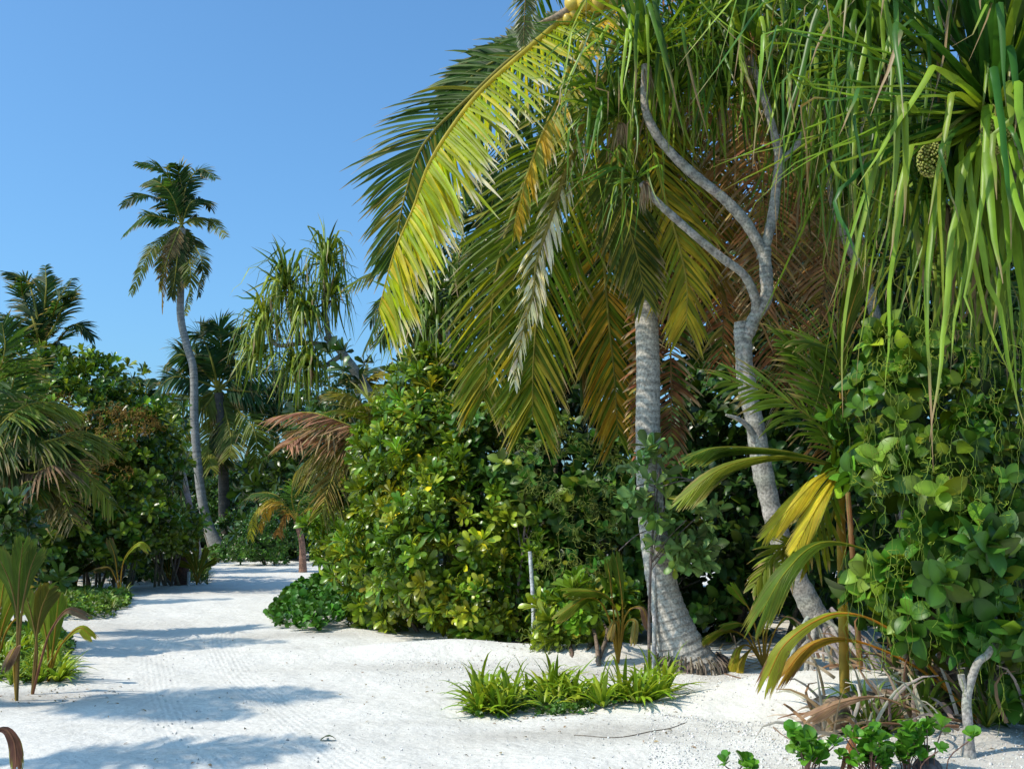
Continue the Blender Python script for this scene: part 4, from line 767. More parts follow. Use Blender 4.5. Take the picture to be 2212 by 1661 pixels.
# tall leaf against the foliage
mb_b = Gd(1850, 9.4)
seedling('young coconut palm whose single folded leaf rises beside the slender pandanus', mb_b, [(spl([P(1822, 960, 9.4), P(1815, 800, 9.35), P(1835, 680, 9.3), P(1868, 585, 9.2)], 10), .16, V(.12, .17, .02), V(.3, .2, .05), dict(up=V(.3, -1, .1), pe=.3))],
    [([mb_b, P(1838, 1150, 9.4), P(1822, 950, 9.4)], .026, .018, jit(V(.34, .20, .09), 24, .15))], name='young_coconut_palm', cat='young palm')
d = 9.9; b = G(1650, 1440); d = b[1]; o_ = P(1640, 1380, d)
seedling('small coconut seedling with pleated leaves right of the palm base', b, [
    (spl([b, P(1625, 1330, d), P(1600, 1290, d), P(1580, 1265, d)], 8), .07, V(.20, .31, .02), V(.2, .25, .03), dict(up=V(0, -1, .2), pe=.45)),
    (spl([b, P(1648, 1330, d), P(1645, 1290, d), P(1638, 1265, d)], 8), .08, V(.20, .31, .02), V(.2, .25, .03), dict(up=V(0, -1, .2), pe=.45)),
    (spl([b, P(1660, 1340, d), P(1680, 1300, d), P(1690, 1280, d)], 8), .07, V(.19, .30, .02), V(.2, .25, .03), dict(up=V(.2, -1, .2), pe=.45)),
    (spl([b, P(1610, 1375, d), P(1560, 1360, d-.1), P(1515, 1385, d-.1)], 8), .09, V(.26, .26, .02), V(.3, .2, .05), dict(up=V(0, -.5, 1), pe=.4)),
    (spl([b, P(1620, 1370, d), P(1600, 1345, d-.1), P(1560, 1350, d-.1)], 8), .09, V(.16, .22, .02), V(.3, .2, .05), dict(up=V(0, -.6, 1), pe=.4)),
    (spl([b, P(1620, 1395, d), P(1595, 1400, d-.15), P(1578, 1450, d-.2)], 8), .07, V(.40, .36, .03), V(.3, .2, .05), dict(up=V(-.3, -.7, 1), pe=.4)),
    (spl([b, P(1630, 1400, d), P(1605, 1420, d-.2), P(1592, 1465, d-.25)], 8), .06, V(.44, .34, .03), V(.3, .2, .05), dict(up=V(-.3, -.7, 1), pe=.4)),
    (spl([b, P(1670, 1370, d), P(1700, 1330, d-.1), P(1730, 1350, d-.1)], 8), .08, V(.14, .20, .02), V(.3, .2, .05), dict(up=V(0, -.6, 1), pe=.4))])
d = 7.9; b = Gd(2090, 7.9)
seedling('low coconut plant with long yellow and orange leaves arching over sand', b, [
    (spl([b, P(2000, 1430, d), P(1900, 1345, d), P(1800, 1325, d-.05), P(1700, 1385, d-.1), P(1655, 1470, d-.1)], 14), .09, V(.30, .32, .03), V(.26, .12, .06), dict(up=V(0, -.7, .8), pe=.42, rc=(.5, .24, .03), rr=.013, droop=.5)),
    (spl([b+V(.05, 0, 0), P(2010, 1460, d+.1), P(1900, 1400, d+.1), P(1810, 1378, d), P(1740, 1400, d), P(1690, 1460, d)], 14), .07, V(.42, .27, .03), V(.30, .16, .08), dict(up=V(0, -.7, .8), pe=.42, rc=(.5, .24, .03), rr=.013, droop=.5)),
    (spl([b+V(.1, 0, 0), P(2050, 1300, d+.3), P(1900, 1200, d+.3), P(1780, 1170, d+.2), P(1700, 1230, d), P(1640, 1330, d)], 14), .12, V(.12, .18, .02), V(.2, .2, .03), dict(up=V(0, -.7, .8), pe=.45, rc=(.3, .3, .03), rr=.013, droop=.4)),
    (spl([b, P(2000, 1540, d-.3), P(1900, 1505, d-.3), P(1820, 1515, d-.35), P(1750, 1545, d-.35)], 14), .07, V(.30, .18, .10), V(.3, .2, .12), dict(up=V(0, -.7, .8), pe=.5, rc=(.25, .14, .07), rr=.012, droop=.3)),
    (spl([P(2070, 1567, 7.2), P(1980, 1565, 7.1), P(1890, 1562, 7.0), P(1845, 1590, 6.95), P(1828, 1650, 6.9)], 14), .05, V(.28, .12, .05), V(.3, .15, .08), dict(up=V(-.5, -.7, .8), pe=.5, rc=(.25, .12, .06), rr=.010, droop=.4))])
b = G(1335, 1418); d = b[1]
seedling('coconut seedling with a browning lower leaf between the rosette bush and the palm base', b, [
    (spl([b, P(1325, 1320, d), P(1318, 1250, d), P(1312, 1215, d)], 8), .05, V(.14, .20, .02), V(.2, .2, .03), dict(up=V(0, -1, .2), pe=.4)),
    (spl([b, P(1335, 1330, d), P(1300, 1280, d-.1), P(1225, 1275, d-.2)], 8), .12, V(.15, .21, .02), V(.3, .25, .05), dict(up=V(0, -.7, 1), pe=.4)),
    (spl([b, P(1310, 1320, d), P(1270, 1290, d-.1), P(1205, 1330, d-.2)], 8), .10, V(.17, .22, .02), V(.3, .25, .05), dict(up=V(0, -.7, 1), pe=.4)),
    (spl([b, P(1345, 1330, d), P(1340, 1260, d), P(1330, 1200, d)], 8), .08, V(.12, .18, .02), V(.2, .2, .03), dict(up=V(0, -1, .2), pe=.4)),
    (spl([b, P(1350, 1330, d), P(1385, 1310, d-.1), P(1400, 1350, d-.1)], 8), .07, V(.30, .16, .09), V(.4, .25, .15), dict(up=V(.3, -.7, 1), pe=.45)),
    (spl([b, P(1335, 1350, d), P(1325, 1345, d-.1), P(1318, 1375, d-.15)], 8), .05, V(.36, .28, .08), V(.4, .25, .15), dict(up=V(0, -.9, .5), pe=.4)),
    (spl([b, P(1350, 1350, d), P(1372, 1340, d-.1), P(1368, 1385, d-.15)], 8), .05, V(.36, .30, .08), V(.4, .25, .15), dict(up=V(0, -.9, .5), pe=.4))])
# left foreground seedlings
b = G(36, 1512); d = b[1]; G1 = V(.12, .17, .02); G2 = V(.17, .20, .02)
seedling('tall coconut seedling with upright olive leaves nearest the left edge', b, [
    (spl([b, P(40, 1360, d), P(22, 1260, d), P(-10, 1190, d)], 8), .13, G1, V(.16, .17, .03), dict(up=V(-.3, -1, .2), pe=.35, rc=(.26, .17, .05))),
    (spl([b, P(38, 1350, d), P(42, 1240, d), P(50, 1170, d)], 8), .12, G1, V(.16, .17, .03), dict(up=V(.2, -1, .2), pe=.35, rc=(.26, .17, .05))),
    (spl([b, P(45, 1340, d), P(62, 1240, d), P(80, 1190, d)], 8), .11, V(.10, .15, .02), V(.2, .2, .04), dict(up=V(.5, -1, .2), pe=.4, rc=(.26, .17, .05))),
    (spl([b, P(30, 1430, d), P(35, 1395, d-.1), P(10, 1440, d-.2)], 8), .08, V(.22, .13, .07), V(.3, .2, .1), dict(up=V(-.2, -.7, .7), pe=.3))])
b = G(70, 1498); d = b[1]
seedling('coconut seedling with forked bronze leaves and a bent brown leaf beside the left edge seedling', b, [
    (spl([b, P(80, 1400, d), P(68, 1330, d), P(55, 1280, d)], 8), .13, V(.14, .18, .02), V(.17, .15, .03), dict(up=V(-.2, -1, .2), pe=.4, rc=(.26, .17, .05))),
    (spl([b, P(78, 1390, d), P(88, 1320, d), P(108, 1268, d)], 8), .13, V(.14, .14, .02), V(.22, .17, .03), dict(up=V(.3, -1, .2), pe=.4, rc=(.26, .17, .05))),
    (spl([b, P(90, 1420, d), P(110, 1360, d), P(145, 1315, d-.1), P(185, 1328, d-.15)], 10), .05, V(.2, .12, .06), V(.25, .13, .08), dict(up=V(0, -.7, .7), pe=.4, rc=(.24, .1, .05)))])
b = G(105, 1470); d = b[1]
seedling('young yellow-green coconut seedling behind the two tall ones at the left', b, [
    (spl([b, b+V(-.03, 0, .35), b+V(-.12, 0, .72)], 8), .10, V(.22, .28, .02), V(.3, .28, .04), dict(up=V(-.2, -1, .2), pe=.35)),
    (spl([b, b+V(.03, 0, .35), b+V(.06, 0, .80)], 8), .10, V(.18, .25, .02), V(.3, .28, .04), dict(up=V(.2, -1, .2), pe=.35)),
    (spl([b, b+V(.08, 0, .3), b+V(.28, -.05, .5), b+V(.42, -.08, .42)], 8), .07, V(.25, .28, .02), V(.3, .2, .04), dict(up=V(0, -.7, .7), pe=.35))])
b = G(-8, 1440); d = b[1]
seedling('broad yellow-green coconut seedling cut by the left edge of the view', b, [
    (spl([b, b+V(0, 0, .5), b+V(.05, 0, 1.05)], 8), .13, V(.20, .25, .02), V(.3, .22, .04), dict(up=V(-.2, -1, .2), pe=.3)),
    (spl([b, b+V(.05, 0, .45), b+V(.22, 0, .9)], 8), .12, V(.24, .28, .02), V(.32, .2, .04), dict(up=V(.2, -1, .2), pe=.3)),
    (spl([b, b+V(.1, 0, .4), b+V(.35, -.05, .6), b+V(.5, -.1, .45)], 8), .09, V(.20, .25, .02), V(.3, .2, .04), dict(up=V(0, -.7, .7), pe=.35))])
b = G(262, 1290); d = b[1]
seedling('coconut seedling with one bent sunlit leaf left of the path', b, [
    (spl([b, P(262, 1240, d), P(272, 1200, d), P(300, 1172, d-.1), P(318, 1185, d-.1)], 10), .09, V(.30, .36, .03), V(.4, .3, .08), dict(up=V(0, -.7, .7), pe=.35)),
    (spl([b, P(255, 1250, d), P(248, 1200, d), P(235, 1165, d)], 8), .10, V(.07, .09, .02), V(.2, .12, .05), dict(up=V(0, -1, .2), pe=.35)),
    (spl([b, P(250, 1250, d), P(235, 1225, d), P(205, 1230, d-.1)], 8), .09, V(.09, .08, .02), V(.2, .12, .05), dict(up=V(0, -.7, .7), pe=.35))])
for i, (u, v, lab) in enumerate([(425, 1262, 'yellowish coconut seedling beside the dark bollard'), (365, 1262, 'shaded coconut seedling left of the dark bollard'), (15, 1330, 'yellow-leaved coconut seedling at the left edge behind the tall seedlings'), (160, 1275, 'small shaded coconut seedling in the left undergrowth')]):
    b = G(u, v); d = b[1]; s = 1.0
    c = [V(.20, .22, .02), V(.08, .11, .02), V(.32, .28, .03), V(.10, .10, .02)][i]
    seedling(lab, b, [(spl([b, b+V(dx*.3, 0, .35), b+V(dx, -.05, h)], 8), .10, c*rng.uniform(.8, 1.2), V(.3, .2, .05), dict(up=V(.1, -1, .3), pe=.35)) for dx, h in ((-.25, .75), (-.05, .95), (.2, .8), (.42, .55), (-.4, .5))])
b = G(-60, 1700)
seedling('brown drooping palm leaf tip at the bottom left corner', b, [
    (spl([b, P(-40, 1600, b[1]), P(5, 1572, b[1]-.1), P(30, 1600, b[1]-.15), P(36, 1655, b[1]-.2)], 10), .05, V(.18, .08, .05), V(.3, .3, .05), dict(up=V(0, -.7, .7), pe=.3, rc=(.2, .09, .05)))])

# ================================================================ SAPLINGS AND STAKES
def pole(name, label, a, bpt, r, col, cat, bend=0, mat=None):
    mb = MB(); n = 20; p = spl([a-V(0, 0, .05), (a+bpt)/2+V(bend, 0, 0), bpt], n); tube(mb, p, np.linspace(r, r*.85, n), jit(col, n, .06, .02), 9, .02)
    return solo(name, mb, mat or M_WOOD, label, cat, a)
a = G(1154, 1398); pole('stake', 'pale whitewashed stake standing in front of the broad-leaved bush', a, P(1145, 1190, a[1]+.05), .026, V(.55, .55, .56), 'stake', .01)
a = G(743, 1262); pole('stake', 'small grey stake at the left edge of the big rosette bush', P(743, 1262, 17.2), P(743, 1180, 17.2), .03, V(.4, .38, .35), 'stake')
a = G(1413, 1444); pole('stake', 'grey stake tied to the sapling in front of the palm trunk', a, P(1420, 1020, a[1]+.05), .024, V(.5, .47, .43), 'stake', -.01)
def sapling(label, base, pts, r0, ells, n, temps, col, mat, twigs=8, barkc=V(.17, .13, .11)):
    t = thing('sapling', label, 'sapling', base); mb = MB(); p = spl(pts, 30); tube(mb, p, np.linspace(r0, r0*.5, 30), jit(barkc, 30, .08, .02), 8, .03)
    for i in range(twigs):
        e = ells[rng.integers(len(ells))]; q = np.array(e[0])+np.array(e[1])*rng.uniform(-.8, .8, 3); s = p[rng.integers(10, 29)]
        tube(mb, spl([s, (s+q)/2+V(0, 0, .04), q], 7), .006, barkc, 5)
    part('trunk', mb, M_BARK, t); mb = MB(); foliage(mb, ells, n, temps, col, inner=.2, back=1, upb=.7, scale=(.8, 1.25), tz=.02); part('foliage', mb, mat, t); return t
b = G(1402, 1452); d = b[1]
sapling('staked sapling with dull oval leaves in front of the palm trunk', b, [b, P(1403, 1300, d), P(1410, 1150, d), P(1425, 1010, d)], .018,
    [E(1430, 1010, d-.1, .28, .30, .25), E(1400, 1090, d-.1, .28, .22, .25), E(1490, 1090, d-.1, .30, .30, .25), E(1440, 1200, d-.1, .38, .22, .25), E(1370, 1200, d, .2, .15, .2), E(1500, 1190, d, .2, .2, .2)], 84, ROS_OVAL, V(.14, .23, .06), M_BROAD, 16)
b = G(1118, 1388); d = b[1]
sapling('thin brown sapling stem in front of the big bush', b, [b, P(1116, 1300, d), P(1128, 1200, d), P(1136, 1110, d)], .022, [E(1135, 1110, d, .2, .2), E(1125, 1290, d, .22, .12), E(1190, 1290, d-.1, .15, .1)], 18, ROS_OVAL, V(.15, .21, .03), M_BROAD, 6, V(.28, .2, .17))
# small cut tree bottom right
b = G(2092, 1628); d = b[1]
t = thing('young_tree', 'young grey-barked tree with a forked pruned stem at the bottom right', 'tree', b)
mb = MB(); tube(mb, spl([b-V(0, 0, .06), b+V(0, 0, .04), P(2092, 1580, d), P(2088, 1520, d), P(2094, 1480, d), P(2112, 1430, d), P(2140, 1400, d), P(2150, 1300, d+.1)], 40), np.interp(np.arange(40), [0, 4, 9, 39], [.062, .048, .034, .02]), jit(V(.36, .33, .28), 40, .06, .02), 12, .03)
tube(mb, spl(pp((2091, 1500, d), (2080, 1475, d), (2076, 1455, d)), 8), .022, V(.36, .33, .28), 10, .03); part('trunk', mb, M_BARK, t)
mb = MB(); foliage(mb, [E(2120, 1290, d+.1, .35, .35), E(2050, 1180, d, .3, .35), E(2180, 1200, d+.1, .25, .35)], 46, ROS_BROAD, V(.06, .15, .02), inner=.3, upb=-.1, scale=(.9, 1.2)); part('foliage', mb, M_BROAD, t)
b = Gd(-5, 16); bush('young_shrub', 'young rosette-leaved shrub on a thin stem at the left edge behind the seedlings', G(35, 1340), [E(30, 1130, 12.5, .22, .2), E(50, 1190, 12.5, .2, .15), E(100, 1250, 13, .4, .15)], 26, ROS_SCAE, V(.06, .12, .018), stems=4, inner=.3)

# ================================================================ GROUND PLANTS
def lily(seed, n=16, L=.46, w=.040, col=V(.22, .34, .02), c2=V(.36, .42, .03)):
    mb = MB(); segs = 7; k = np.linspace(0, 1, segs+1)
    th = rng.uniform(.1, 1.15, n); ph = rng.random(n)*2*PI
    dd = np.stack([np.sin(th)*np.cos(ph), np.sin(th)*np.sin(ph), np.cos(th)], 1)
    Ls = L*rng.uniform(.55, 1.1, n)
    D = nrm(dd[:, None]+(rng.uniform(.5, 2.0, (n, 1, 1)))*(k**2)[None, :, None]*(dd*V(.6, .6, 0)+V(0, 0, -1))[:, None])
    C = np.concatenate([np.zeros((n, 1, 3)), np.cumsum(D[:, :-1], 1)], 1)*(Ls/segs)[:, None, None]
    side = nrm(np.cross(dd, V(0, 0, 1)))[:, None]; SV = nrm(side-(side*D).sum(-1, keepdims=True)*D)
    hw = .5*w*np.interp(k, [0, .3, .7, 1], [.6, 1, .8, .05])[None]*np.ones((n, 1))
    cb = jit(col, n, .15, .05); m = rng.random(n) < .3; cb[m] = jit(c2, int(m.sum()))
    C[:, :, 2] += .01
    ribbons(mb, C, SV, hw, np.repeat(cb[:, None], segs+1, 1), fold=.4); return mb.mesh('leaf_tuft')
LM = [lily(i) for i in range(6)]; LM2 = [lily(i, 14, .34, .022, V(.10, .17, .02), V(.16, .2, .03)) for i in range(5)]
for m in LM+LM2: m.materials.append(M_PAND)
def clumps(label, group, region, n, meshes, sc=(.75, 1.1)):
    for i in range(n):
        u, v = region(); g = G(u, v)
        o = bpy.data.objects.new('strap_leaf_plant', meshes[rng.integers(len(meshes))]); COL.objects.link(o)
        o.location = [float(a) for a in g]; o.rotation_euler = (0, 0, rng.random()*6.28); s = rng.uniform(*sc); o.scale = (s, s, s)
        o['label'] = label; o['category'] = 'plant'; o['group'] = group
def quad(us, v0, v1, f=None):
    def r():
        while True:
            u = rng.uniform(*us); v = rng.uniform(v0, v1)
            if f is None or f(u, v): return u, v
    return r
clumps('light green strap leaved plant in the bed on open sand', 'strap-leaved plants in the bed on the sand', quad((1015, 1440), 1490, 1550, lambda u, v: v < 1552-(u-1015)*.085), 38, LM, (.7, 1.05))
clumps('strap-leaved plant at the foot of the left seedlings', 'strap-leaved plants by the left seedlings', quad((-20, 135), 1400, 1480), 34, LM, (.6, .9))
clumps('pale strap-leaved plant among the creepers left of the path', 'strap-leaved plants in the creeper bed left of the path', quad((90, 270), 1275, 1325), 26, LM2, (.9, 1.2))
clumps('shaded strap leaved plant on the verge by the bollard', 'strap-leaved plants on the shaded verge', quad((280, 450), 1240, 1262), 60, LM2, (1.0, 1.5))
clumps('strap-leaved plant rising from the round creeper patch by the bush', 'strap-leaved plants in the round creeper patch', quad((640, 700), 1290, 1310), 4, LM, (.8, 1.0))
clumps('small strap-leaved plant on the sand at the foot of the big palm', 'strap-leaved plants at the palm foot', quad((1435, 1450), 1445, 1455), 1, LM2, (.8, .9))
clumps('strap-leaved plant in the dim litter under the right thicket', 'strap-leaved plants under the right thicket', quad((1850, 2200), 1480, 1590), 16, LM2, (1.0, 1.7))

def patch(name, label, poly, n, h, col, temps=ROS_TINY, sc=(.7, 1.3), base=None):
    """creeping ground cover inside a polygon given on the ground"""
    W = np.array([G(*p)[:2] for p in poly]); c = W.mean(0); mb = MB()
    lo, hi = W.min(0), W.max(0); pts = []
    while len(pts) < n:
        q = rng.uniform(lo, hi); ins = False; j = len(W)-1
        for i in range(len(W)):
            if (W[i][1] > q[1]) != (W[j][1] > q[1]) and q[0] < (W[j][0]-W[i][0])*(q[1]-W[i][1])/(W[j][1]-W[i][1])+W[i][0]: ins = not ins
            j = i
        if not ins: continue
        # distance to outline decides the height
        dm = 9
        for i in range(len(W)):
            a, b_ = W[i-1], W[i]; e = b_-a; s = np.clip(((q-a)@e)/(e@e), 0, 1); dm = min(dm, np.hypot(*(q-a-s*e)))
        z = h*min(1, (dm/(h*.9+.02))**.5)*(1+.25*math.sin(q[0]*6)*math.cos(q[1]*4))*rng.uniform(.35, 1.0)**.5
        pts.append([q[0]+rng.normal()*.02, q[1]+rng.normal()*.02, float(H(*q))+max(.01, z)])
    pts = np.array(pts); nv = nrm(rng.standard_normal((n, 3))*.45+V(0, -.35, 1))
    inst(mb, temps, pts, nv, rng.uniform(sc[0], sc[1], n), jit(col, n, .2, .1))
    return solo(name, mb, M_BROAD, label, 'ground cover', V(c[0], c[1], 0), kind='stuff')
patch('creeper_patch', 'thick dark green creeper mound at the left foot of the big bush', [(582, 1330), (600, 1358), (680, 1366), (800, 1352), (850, 1330), (830, 1290), (700, 1272), (620, 1290)], 2600, .30, V(.055, .15, .015), sc=(.9, 1.6))
patch('creeper_patch', 'green creeper under the strap-leaved bed on the sand', [(1008, 1540), (1030, 1550), (1200, 1545), (1430, 1505), (1420, 1490), (1200, 1500), (1020, 1515)], 700, .05, V(.07, .15, .018), sc=(.4, .7))
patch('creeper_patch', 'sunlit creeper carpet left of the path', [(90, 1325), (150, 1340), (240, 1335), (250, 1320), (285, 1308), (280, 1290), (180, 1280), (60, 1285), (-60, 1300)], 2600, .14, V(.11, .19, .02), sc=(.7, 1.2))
patch('creeper_patch', 'patchy creeper and weeds around the left seedlings', [(-60, 1460), (60, 1478), (120, 1450), (160, 1400), (140, 1370), (40, 1360), (-80, 1370)], 1800, .10, V(.10, .18, .02), sc=(.5, .9))
patch('creeper_patch', 'thin green creeper at the far end of the sand path', [(440, 1208), (470, 1215), (640, 1210), (640, 1196), (540, 1190), (440, 1195)], 1600, .25, V(.08, .16, .02), sc=(1.4, 2.4))
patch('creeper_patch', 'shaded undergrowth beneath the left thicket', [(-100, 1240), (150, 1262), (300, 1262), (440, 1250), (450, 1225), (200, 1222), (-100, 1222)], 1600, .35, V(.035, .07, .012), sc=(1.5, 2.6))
# beach morning glory at the bottom right: each plant is a thing
ROS_PAD = [rosette(7, .085, .085, .5, 1.3, 5, .5, .12, .04, .12, 0, .35) for _ in range(4)]
for i, (u, v, hh, lab) in enumerate([(1745, 1668, .22, 'left one of the round-leaved beach plants at the bottom right edge'), (1880, 1680, .24, 'largest round-leaved beach plant, in the middle at the bottom right edge'), (1960, 1672, .20, 'round-leaved beach plant just left of the grey stone'), (2005, 1668, .26, 'round-leaved beach plant right above the grey stone'), (1590, 1672, .06, 'small isolated round-leaved sprig at the bottom edge')]):
    b = G(u, v); t = thing('beach_plant', lab, 'plant', b); mb = MB(); m2 = MB()
    n = [16, 30, 14, 10, 4][i]; q = b+np.stack([rng.normal(0, .075, n), rng.normal(0, .06, n), rng.uniform(.05, hh, n)], 1)
    for x in q: tube(m2, spl([b+V((x-b)[0]*.4, (x-b)[1]*.4, 0), (b+x)/2, x], 6), .004, V(.18, .10, .08), 5)
    inst(mb, ROS_PAD, q, nrm(rng.standard_normal((n, 3))*.35+V(0, -.3, 1)), rng.uniform(.6, 1.0, n), jit(V(.09, .24, .02), n, .12))
    part('foliage', mb, M_GLOSS, t); part('stem', m2, M_VINE, t)

# ================================================================ SMALL THINGS
def box(mb, c, sx, sy, sz, rot=0, tilt=0, col=V(.7, .7, .68), bev=.12):
    s = np.array([sx, sy, sz])/2; th = bev*min(s); pts = []
    prof = [(-1, 1-0*bev), (-1, 1), (1, 1), (1, 1)]
    rings = [(-s[2], th), (-s[2]+th, 0), (s[2]-th, 0), (s[2], th)]; v = []
    for z, ins in rings:
        a, b_ = s[0]-ins, s[1]-ins
        v += [[-a, -b_+th, z], [-a+th, -b_, z], [a-th, -b_, z], [a, -b_+th, z], [a, b_-th, z], [a-th, b_, z], [-a+th, b_, z], [-a, b_-th, z]]
    v = np.array(v)@(rz(rot)@rx(tilt)).T+np.array(c); f = [[j*8+k, j*8+(k+1) % 8, (j+1)*8+(k+1) % 8, (j+1)*8+k] for j in range(3) for k in range(8)]
    for o_ in (0, 24): f += [[o_, o_+1, o_+2, o_+3], [o_, o_+3, o_+4, o_+7], [o_+7, o_+4, o_+5, o_+6]]
    mb.add(v, f, col)
a = G(1762, 1478)
mb = MB(); box(mb, a+V(0, 0, .07), .16, .10, .13, .3, .25); solo('stone_block', mb, M_WOOD, 'small white block leaning on the sand under the pandanus', 'block', a)
mb = MB(); a2 = P(1760, 1360, 10.8); a2[2] = H(a2[0], a2[1]); box(mb, P(1750, 1285, 10.9), .18, .05, .12, .2, .3, V(.75, .75, .75)); 
# stump / log
a = G(1790, 1545); mb = MB(); q = spl([a+V(-.05, 0, .12), a+V(.25, .12, .14), a+V(.6, .3, .12), a+V(1.0, .4, .05)], 26)
tube(mb, q, .13+.01*np.sin(np.arange(26)), jit(V(.22, .16, .11), 26, .12), 16, .06); solo('fallen_log', mb, M_WOOD, 'short dark weathered log half buried in sand under the pandanus', 'log', a)
# dead leaves leaning from ground: litter under the right thicket
mb = MB()
for i in range(230):
    u = rng.uniform(1770, 2230); v = rng.uniform(1470, 1590)
    g = G(u, v+rng.uniform(-60, 20)); L = rng.uniform(.2, .65); a_ = rng.normal(0, .5)
    dirv = nrm(V(rng.normal(0, .5)-.25, rng.normal(.1, .3), rng.uniform(.1, 1.3))); kk = 6
    k = np.linspace(0, 1, kk); D = nrm(dirv[None]+(k**2)[:, None]*V(rng.normal()*.4, 0, -.8)); C = g+np.cumsum(D, 0)*L/kk; C[:, 2] = np.maximum(C[:, 2], H(C[:, 0], C[:, 1])+.012)
    sd = nrm(np.cross(D, V(rng.normal()*.4, -1, .2))); ribbons(mb, C[None], sd[None], (.014*np.interp(k, [0, .5, 1], [1, .8, .2]))[None], np.repeat(jit([V(.34, .27, .2), V(.5, .44, .36), V(.28, .17, .1)][rng.integers(3)], 1)[:, None], kk, 1), .4)
solo('leaf_litter', mb, M_DRY, 'dry grey-brown strap leaves littering the ground under the right thicket', 'leaf litter', G(2000, 1520), kind='stuff')
mb = MB()
for i in range(150):
    u = rng.uniform(1430, 1720); v = rng.uniform(1360, 1445); g = G(u, v); L = rng.uniform(.1, .35); D = nrm(V(rng.normal(), rng.normal()*.5, rng.uniform(0, .35)))
    k = np.linspace(0, 1, 5); C = g+D*L*k[:, None]; C[:, 2] = np.maximum(C[:, 2], H(C[:, 0], C[:, 1])+.012); sd = np.repeat(nrm(np.cross(D, V(0, -.5, 1)))[None], 5, 0)
    ribbons(mb, C[None], sd[None], np.full((1, 5), .008), np.repeat(jit(V(.34, .26, .17), 1)[:, None], 5, 1), .3)
solo('leaf_litter', mb, M_DRY, 'dry brown leaf litter behind the base of the big palm', 'leaf litter', G(1560, 1400), kind='stuff')
mb = MB(); n = 420; gg = []
for i in range(n):
    u, v = [(rng.uniform(980, 1480), 1545+rng.normal()*16), (rng.uniform(800, 1450), 1400+rng.normal()*14), (rng.uniform(1430, 1760), rng.uniform(1440, 1600)), (rng.uniform(1700, 2212), rng.uniform(1560, 1650)), (rng.uniform(0, 260), 1500+rng.normal()*14), (rng.uniform(200, 1500), rng.uniform(1350, 1661))][min(5, rng.integers(7))]
    gg.append(G(u, v)+V(0, 0, .008))
tv_, tf_ = leaf_template(.035, .012, 4, .5, .5, .3)
inst(mb, [(tv_, tf_, np.ones((len(tv_), 3)))], np.array(gg), nrm(rng.standard_normal((n, 3))*.35+Z3), rng.uniform(.4, 1.5, n), jit(V(.26, .19, .12), n, .3))
solo('leaf_litter', mb, M_DRY, 'tiny dry leaf bits scattered over the open sand', 'leaf litter', (0, 0, 0), kind='stuff')
# twigs & fallen leaf fragments on the sand
for i, (l, r, c, lab) in enumerate([([(1240, 1587), (1330, 1592), (1400, 1580), (1480, 1560)], .0035, V(.22, .18, .14), 'thin dark root running over the sand below the strap-leaved bed'),
        ([(1470, 1440), (1530, 1448), (1590, 1462), (1640, 1470)], .007, V(.22, .13, .08), 'thin brown twig lying right of the palm base'), ([(1730, 1520), (1700, 1540), (1670, 1545)], .005, V(.25, .17, .12), 'short twig on the sand left of the log')]):
    q = spl([G(*p)+V(0, 0, r*.8) for p in l], 24); q[:, 2] = H(q[:, 0], q[:, 1])+r*.8; mb = MB(); tube(mb, q, r, c, 6, .15); solo('twig', mb, M_WOOD, lab, 'twig', q[0])
g = G(709, 1598); mb = MB(); v, f = leaf_template(.10, .055, 6, .5, .5, .3); mb.add(v@rz(1.4).T+g+V(.03, 0, .03), f, V(.08, .12, .03)); v, f = leaf_template(.07, .04, 6, .5, .5, .3); mb.add(v@rz(-1.2).T+g+V(-.01, 0.01, .025), f, V(.10, .13, .04))
solo('fallen_leaf', mb, M_BROAD, 'small green leaf lying alone on the sand path', 'leaf', g)
# stone at bottom edge
g = G(2003, 1658); mb = MB(); th = np.linspace(0, PI, 12); tube(mb, (g+V(0, 0, .0))[None]+V(0, 0, 1)[None]*(-np.cos(th)*.07)[:, None], np.maximum(np.sin(th)*.09, .002), V(.14, .12, .12), 16, .02); solo('stone', mb, M_WOOD, 'smooth dark grey stone at the bottom edge among the round-leaved plants', 'stone', g)
# bollard
g = G(392, 1262); t = thing('bollard', 'dark brown round bollard on the shaded verge left of the path', 'bollard', g)
sc_ = g[1]/24; mb = MB(); h = .92*sc_; z = np.array([0, .02, .03, .80, .80, .83, .84, .90, .90, .92])*sc_; r = np.array([.17, .17, .155, .150, .165, .17, .155, .155, .17, .01])*sc_
tube(mb, g+np.stack([0*z, 0*z, z], 1), r, V(.11, .055, .042), 20); part('post', mb, M_WOOD, t)
mb = MB(); z = np.array([.92, .93, .97, .99])*sc_; tube(mb, g+np.stack([0*z, 0*z, z], 1), np.array([.17, .18, .15, .02])*sc_, V(.12, .06, .045), 20); part('cap', mb, M_WOOD, t)
g = G(407, 1264); mb = MB(); z = np.array([0, .3, .31]); tube(mb, g+np.stack([0*z, 0*z, z], 1), np.array([.035, .035, .02]), V(.5, .5, .48), 10); solo('marker_post', mb, M_WOOD, 'short whitish marker post right beside the bollard', 'post', g)
# low concrete slab bottom left
# a few tilted stems left of the tall palm
g = G(432, 1215); mb = MB(); q = spl(ctr((432, 1215, g[1]-6), (415, 1120, g[1]-6), (400, 1050, g[1]-6), (385, 980, g[1]-6)), 30); q[0][2] = 0
tube(mb, q, .09, jit(V(.25, .22, .2), 30, .08), 8, .04); solo('bare_trunk', mb, M_BARK, 'thin leaning bare trunk just left of the tall palm base', 'tree trunk', q[0])
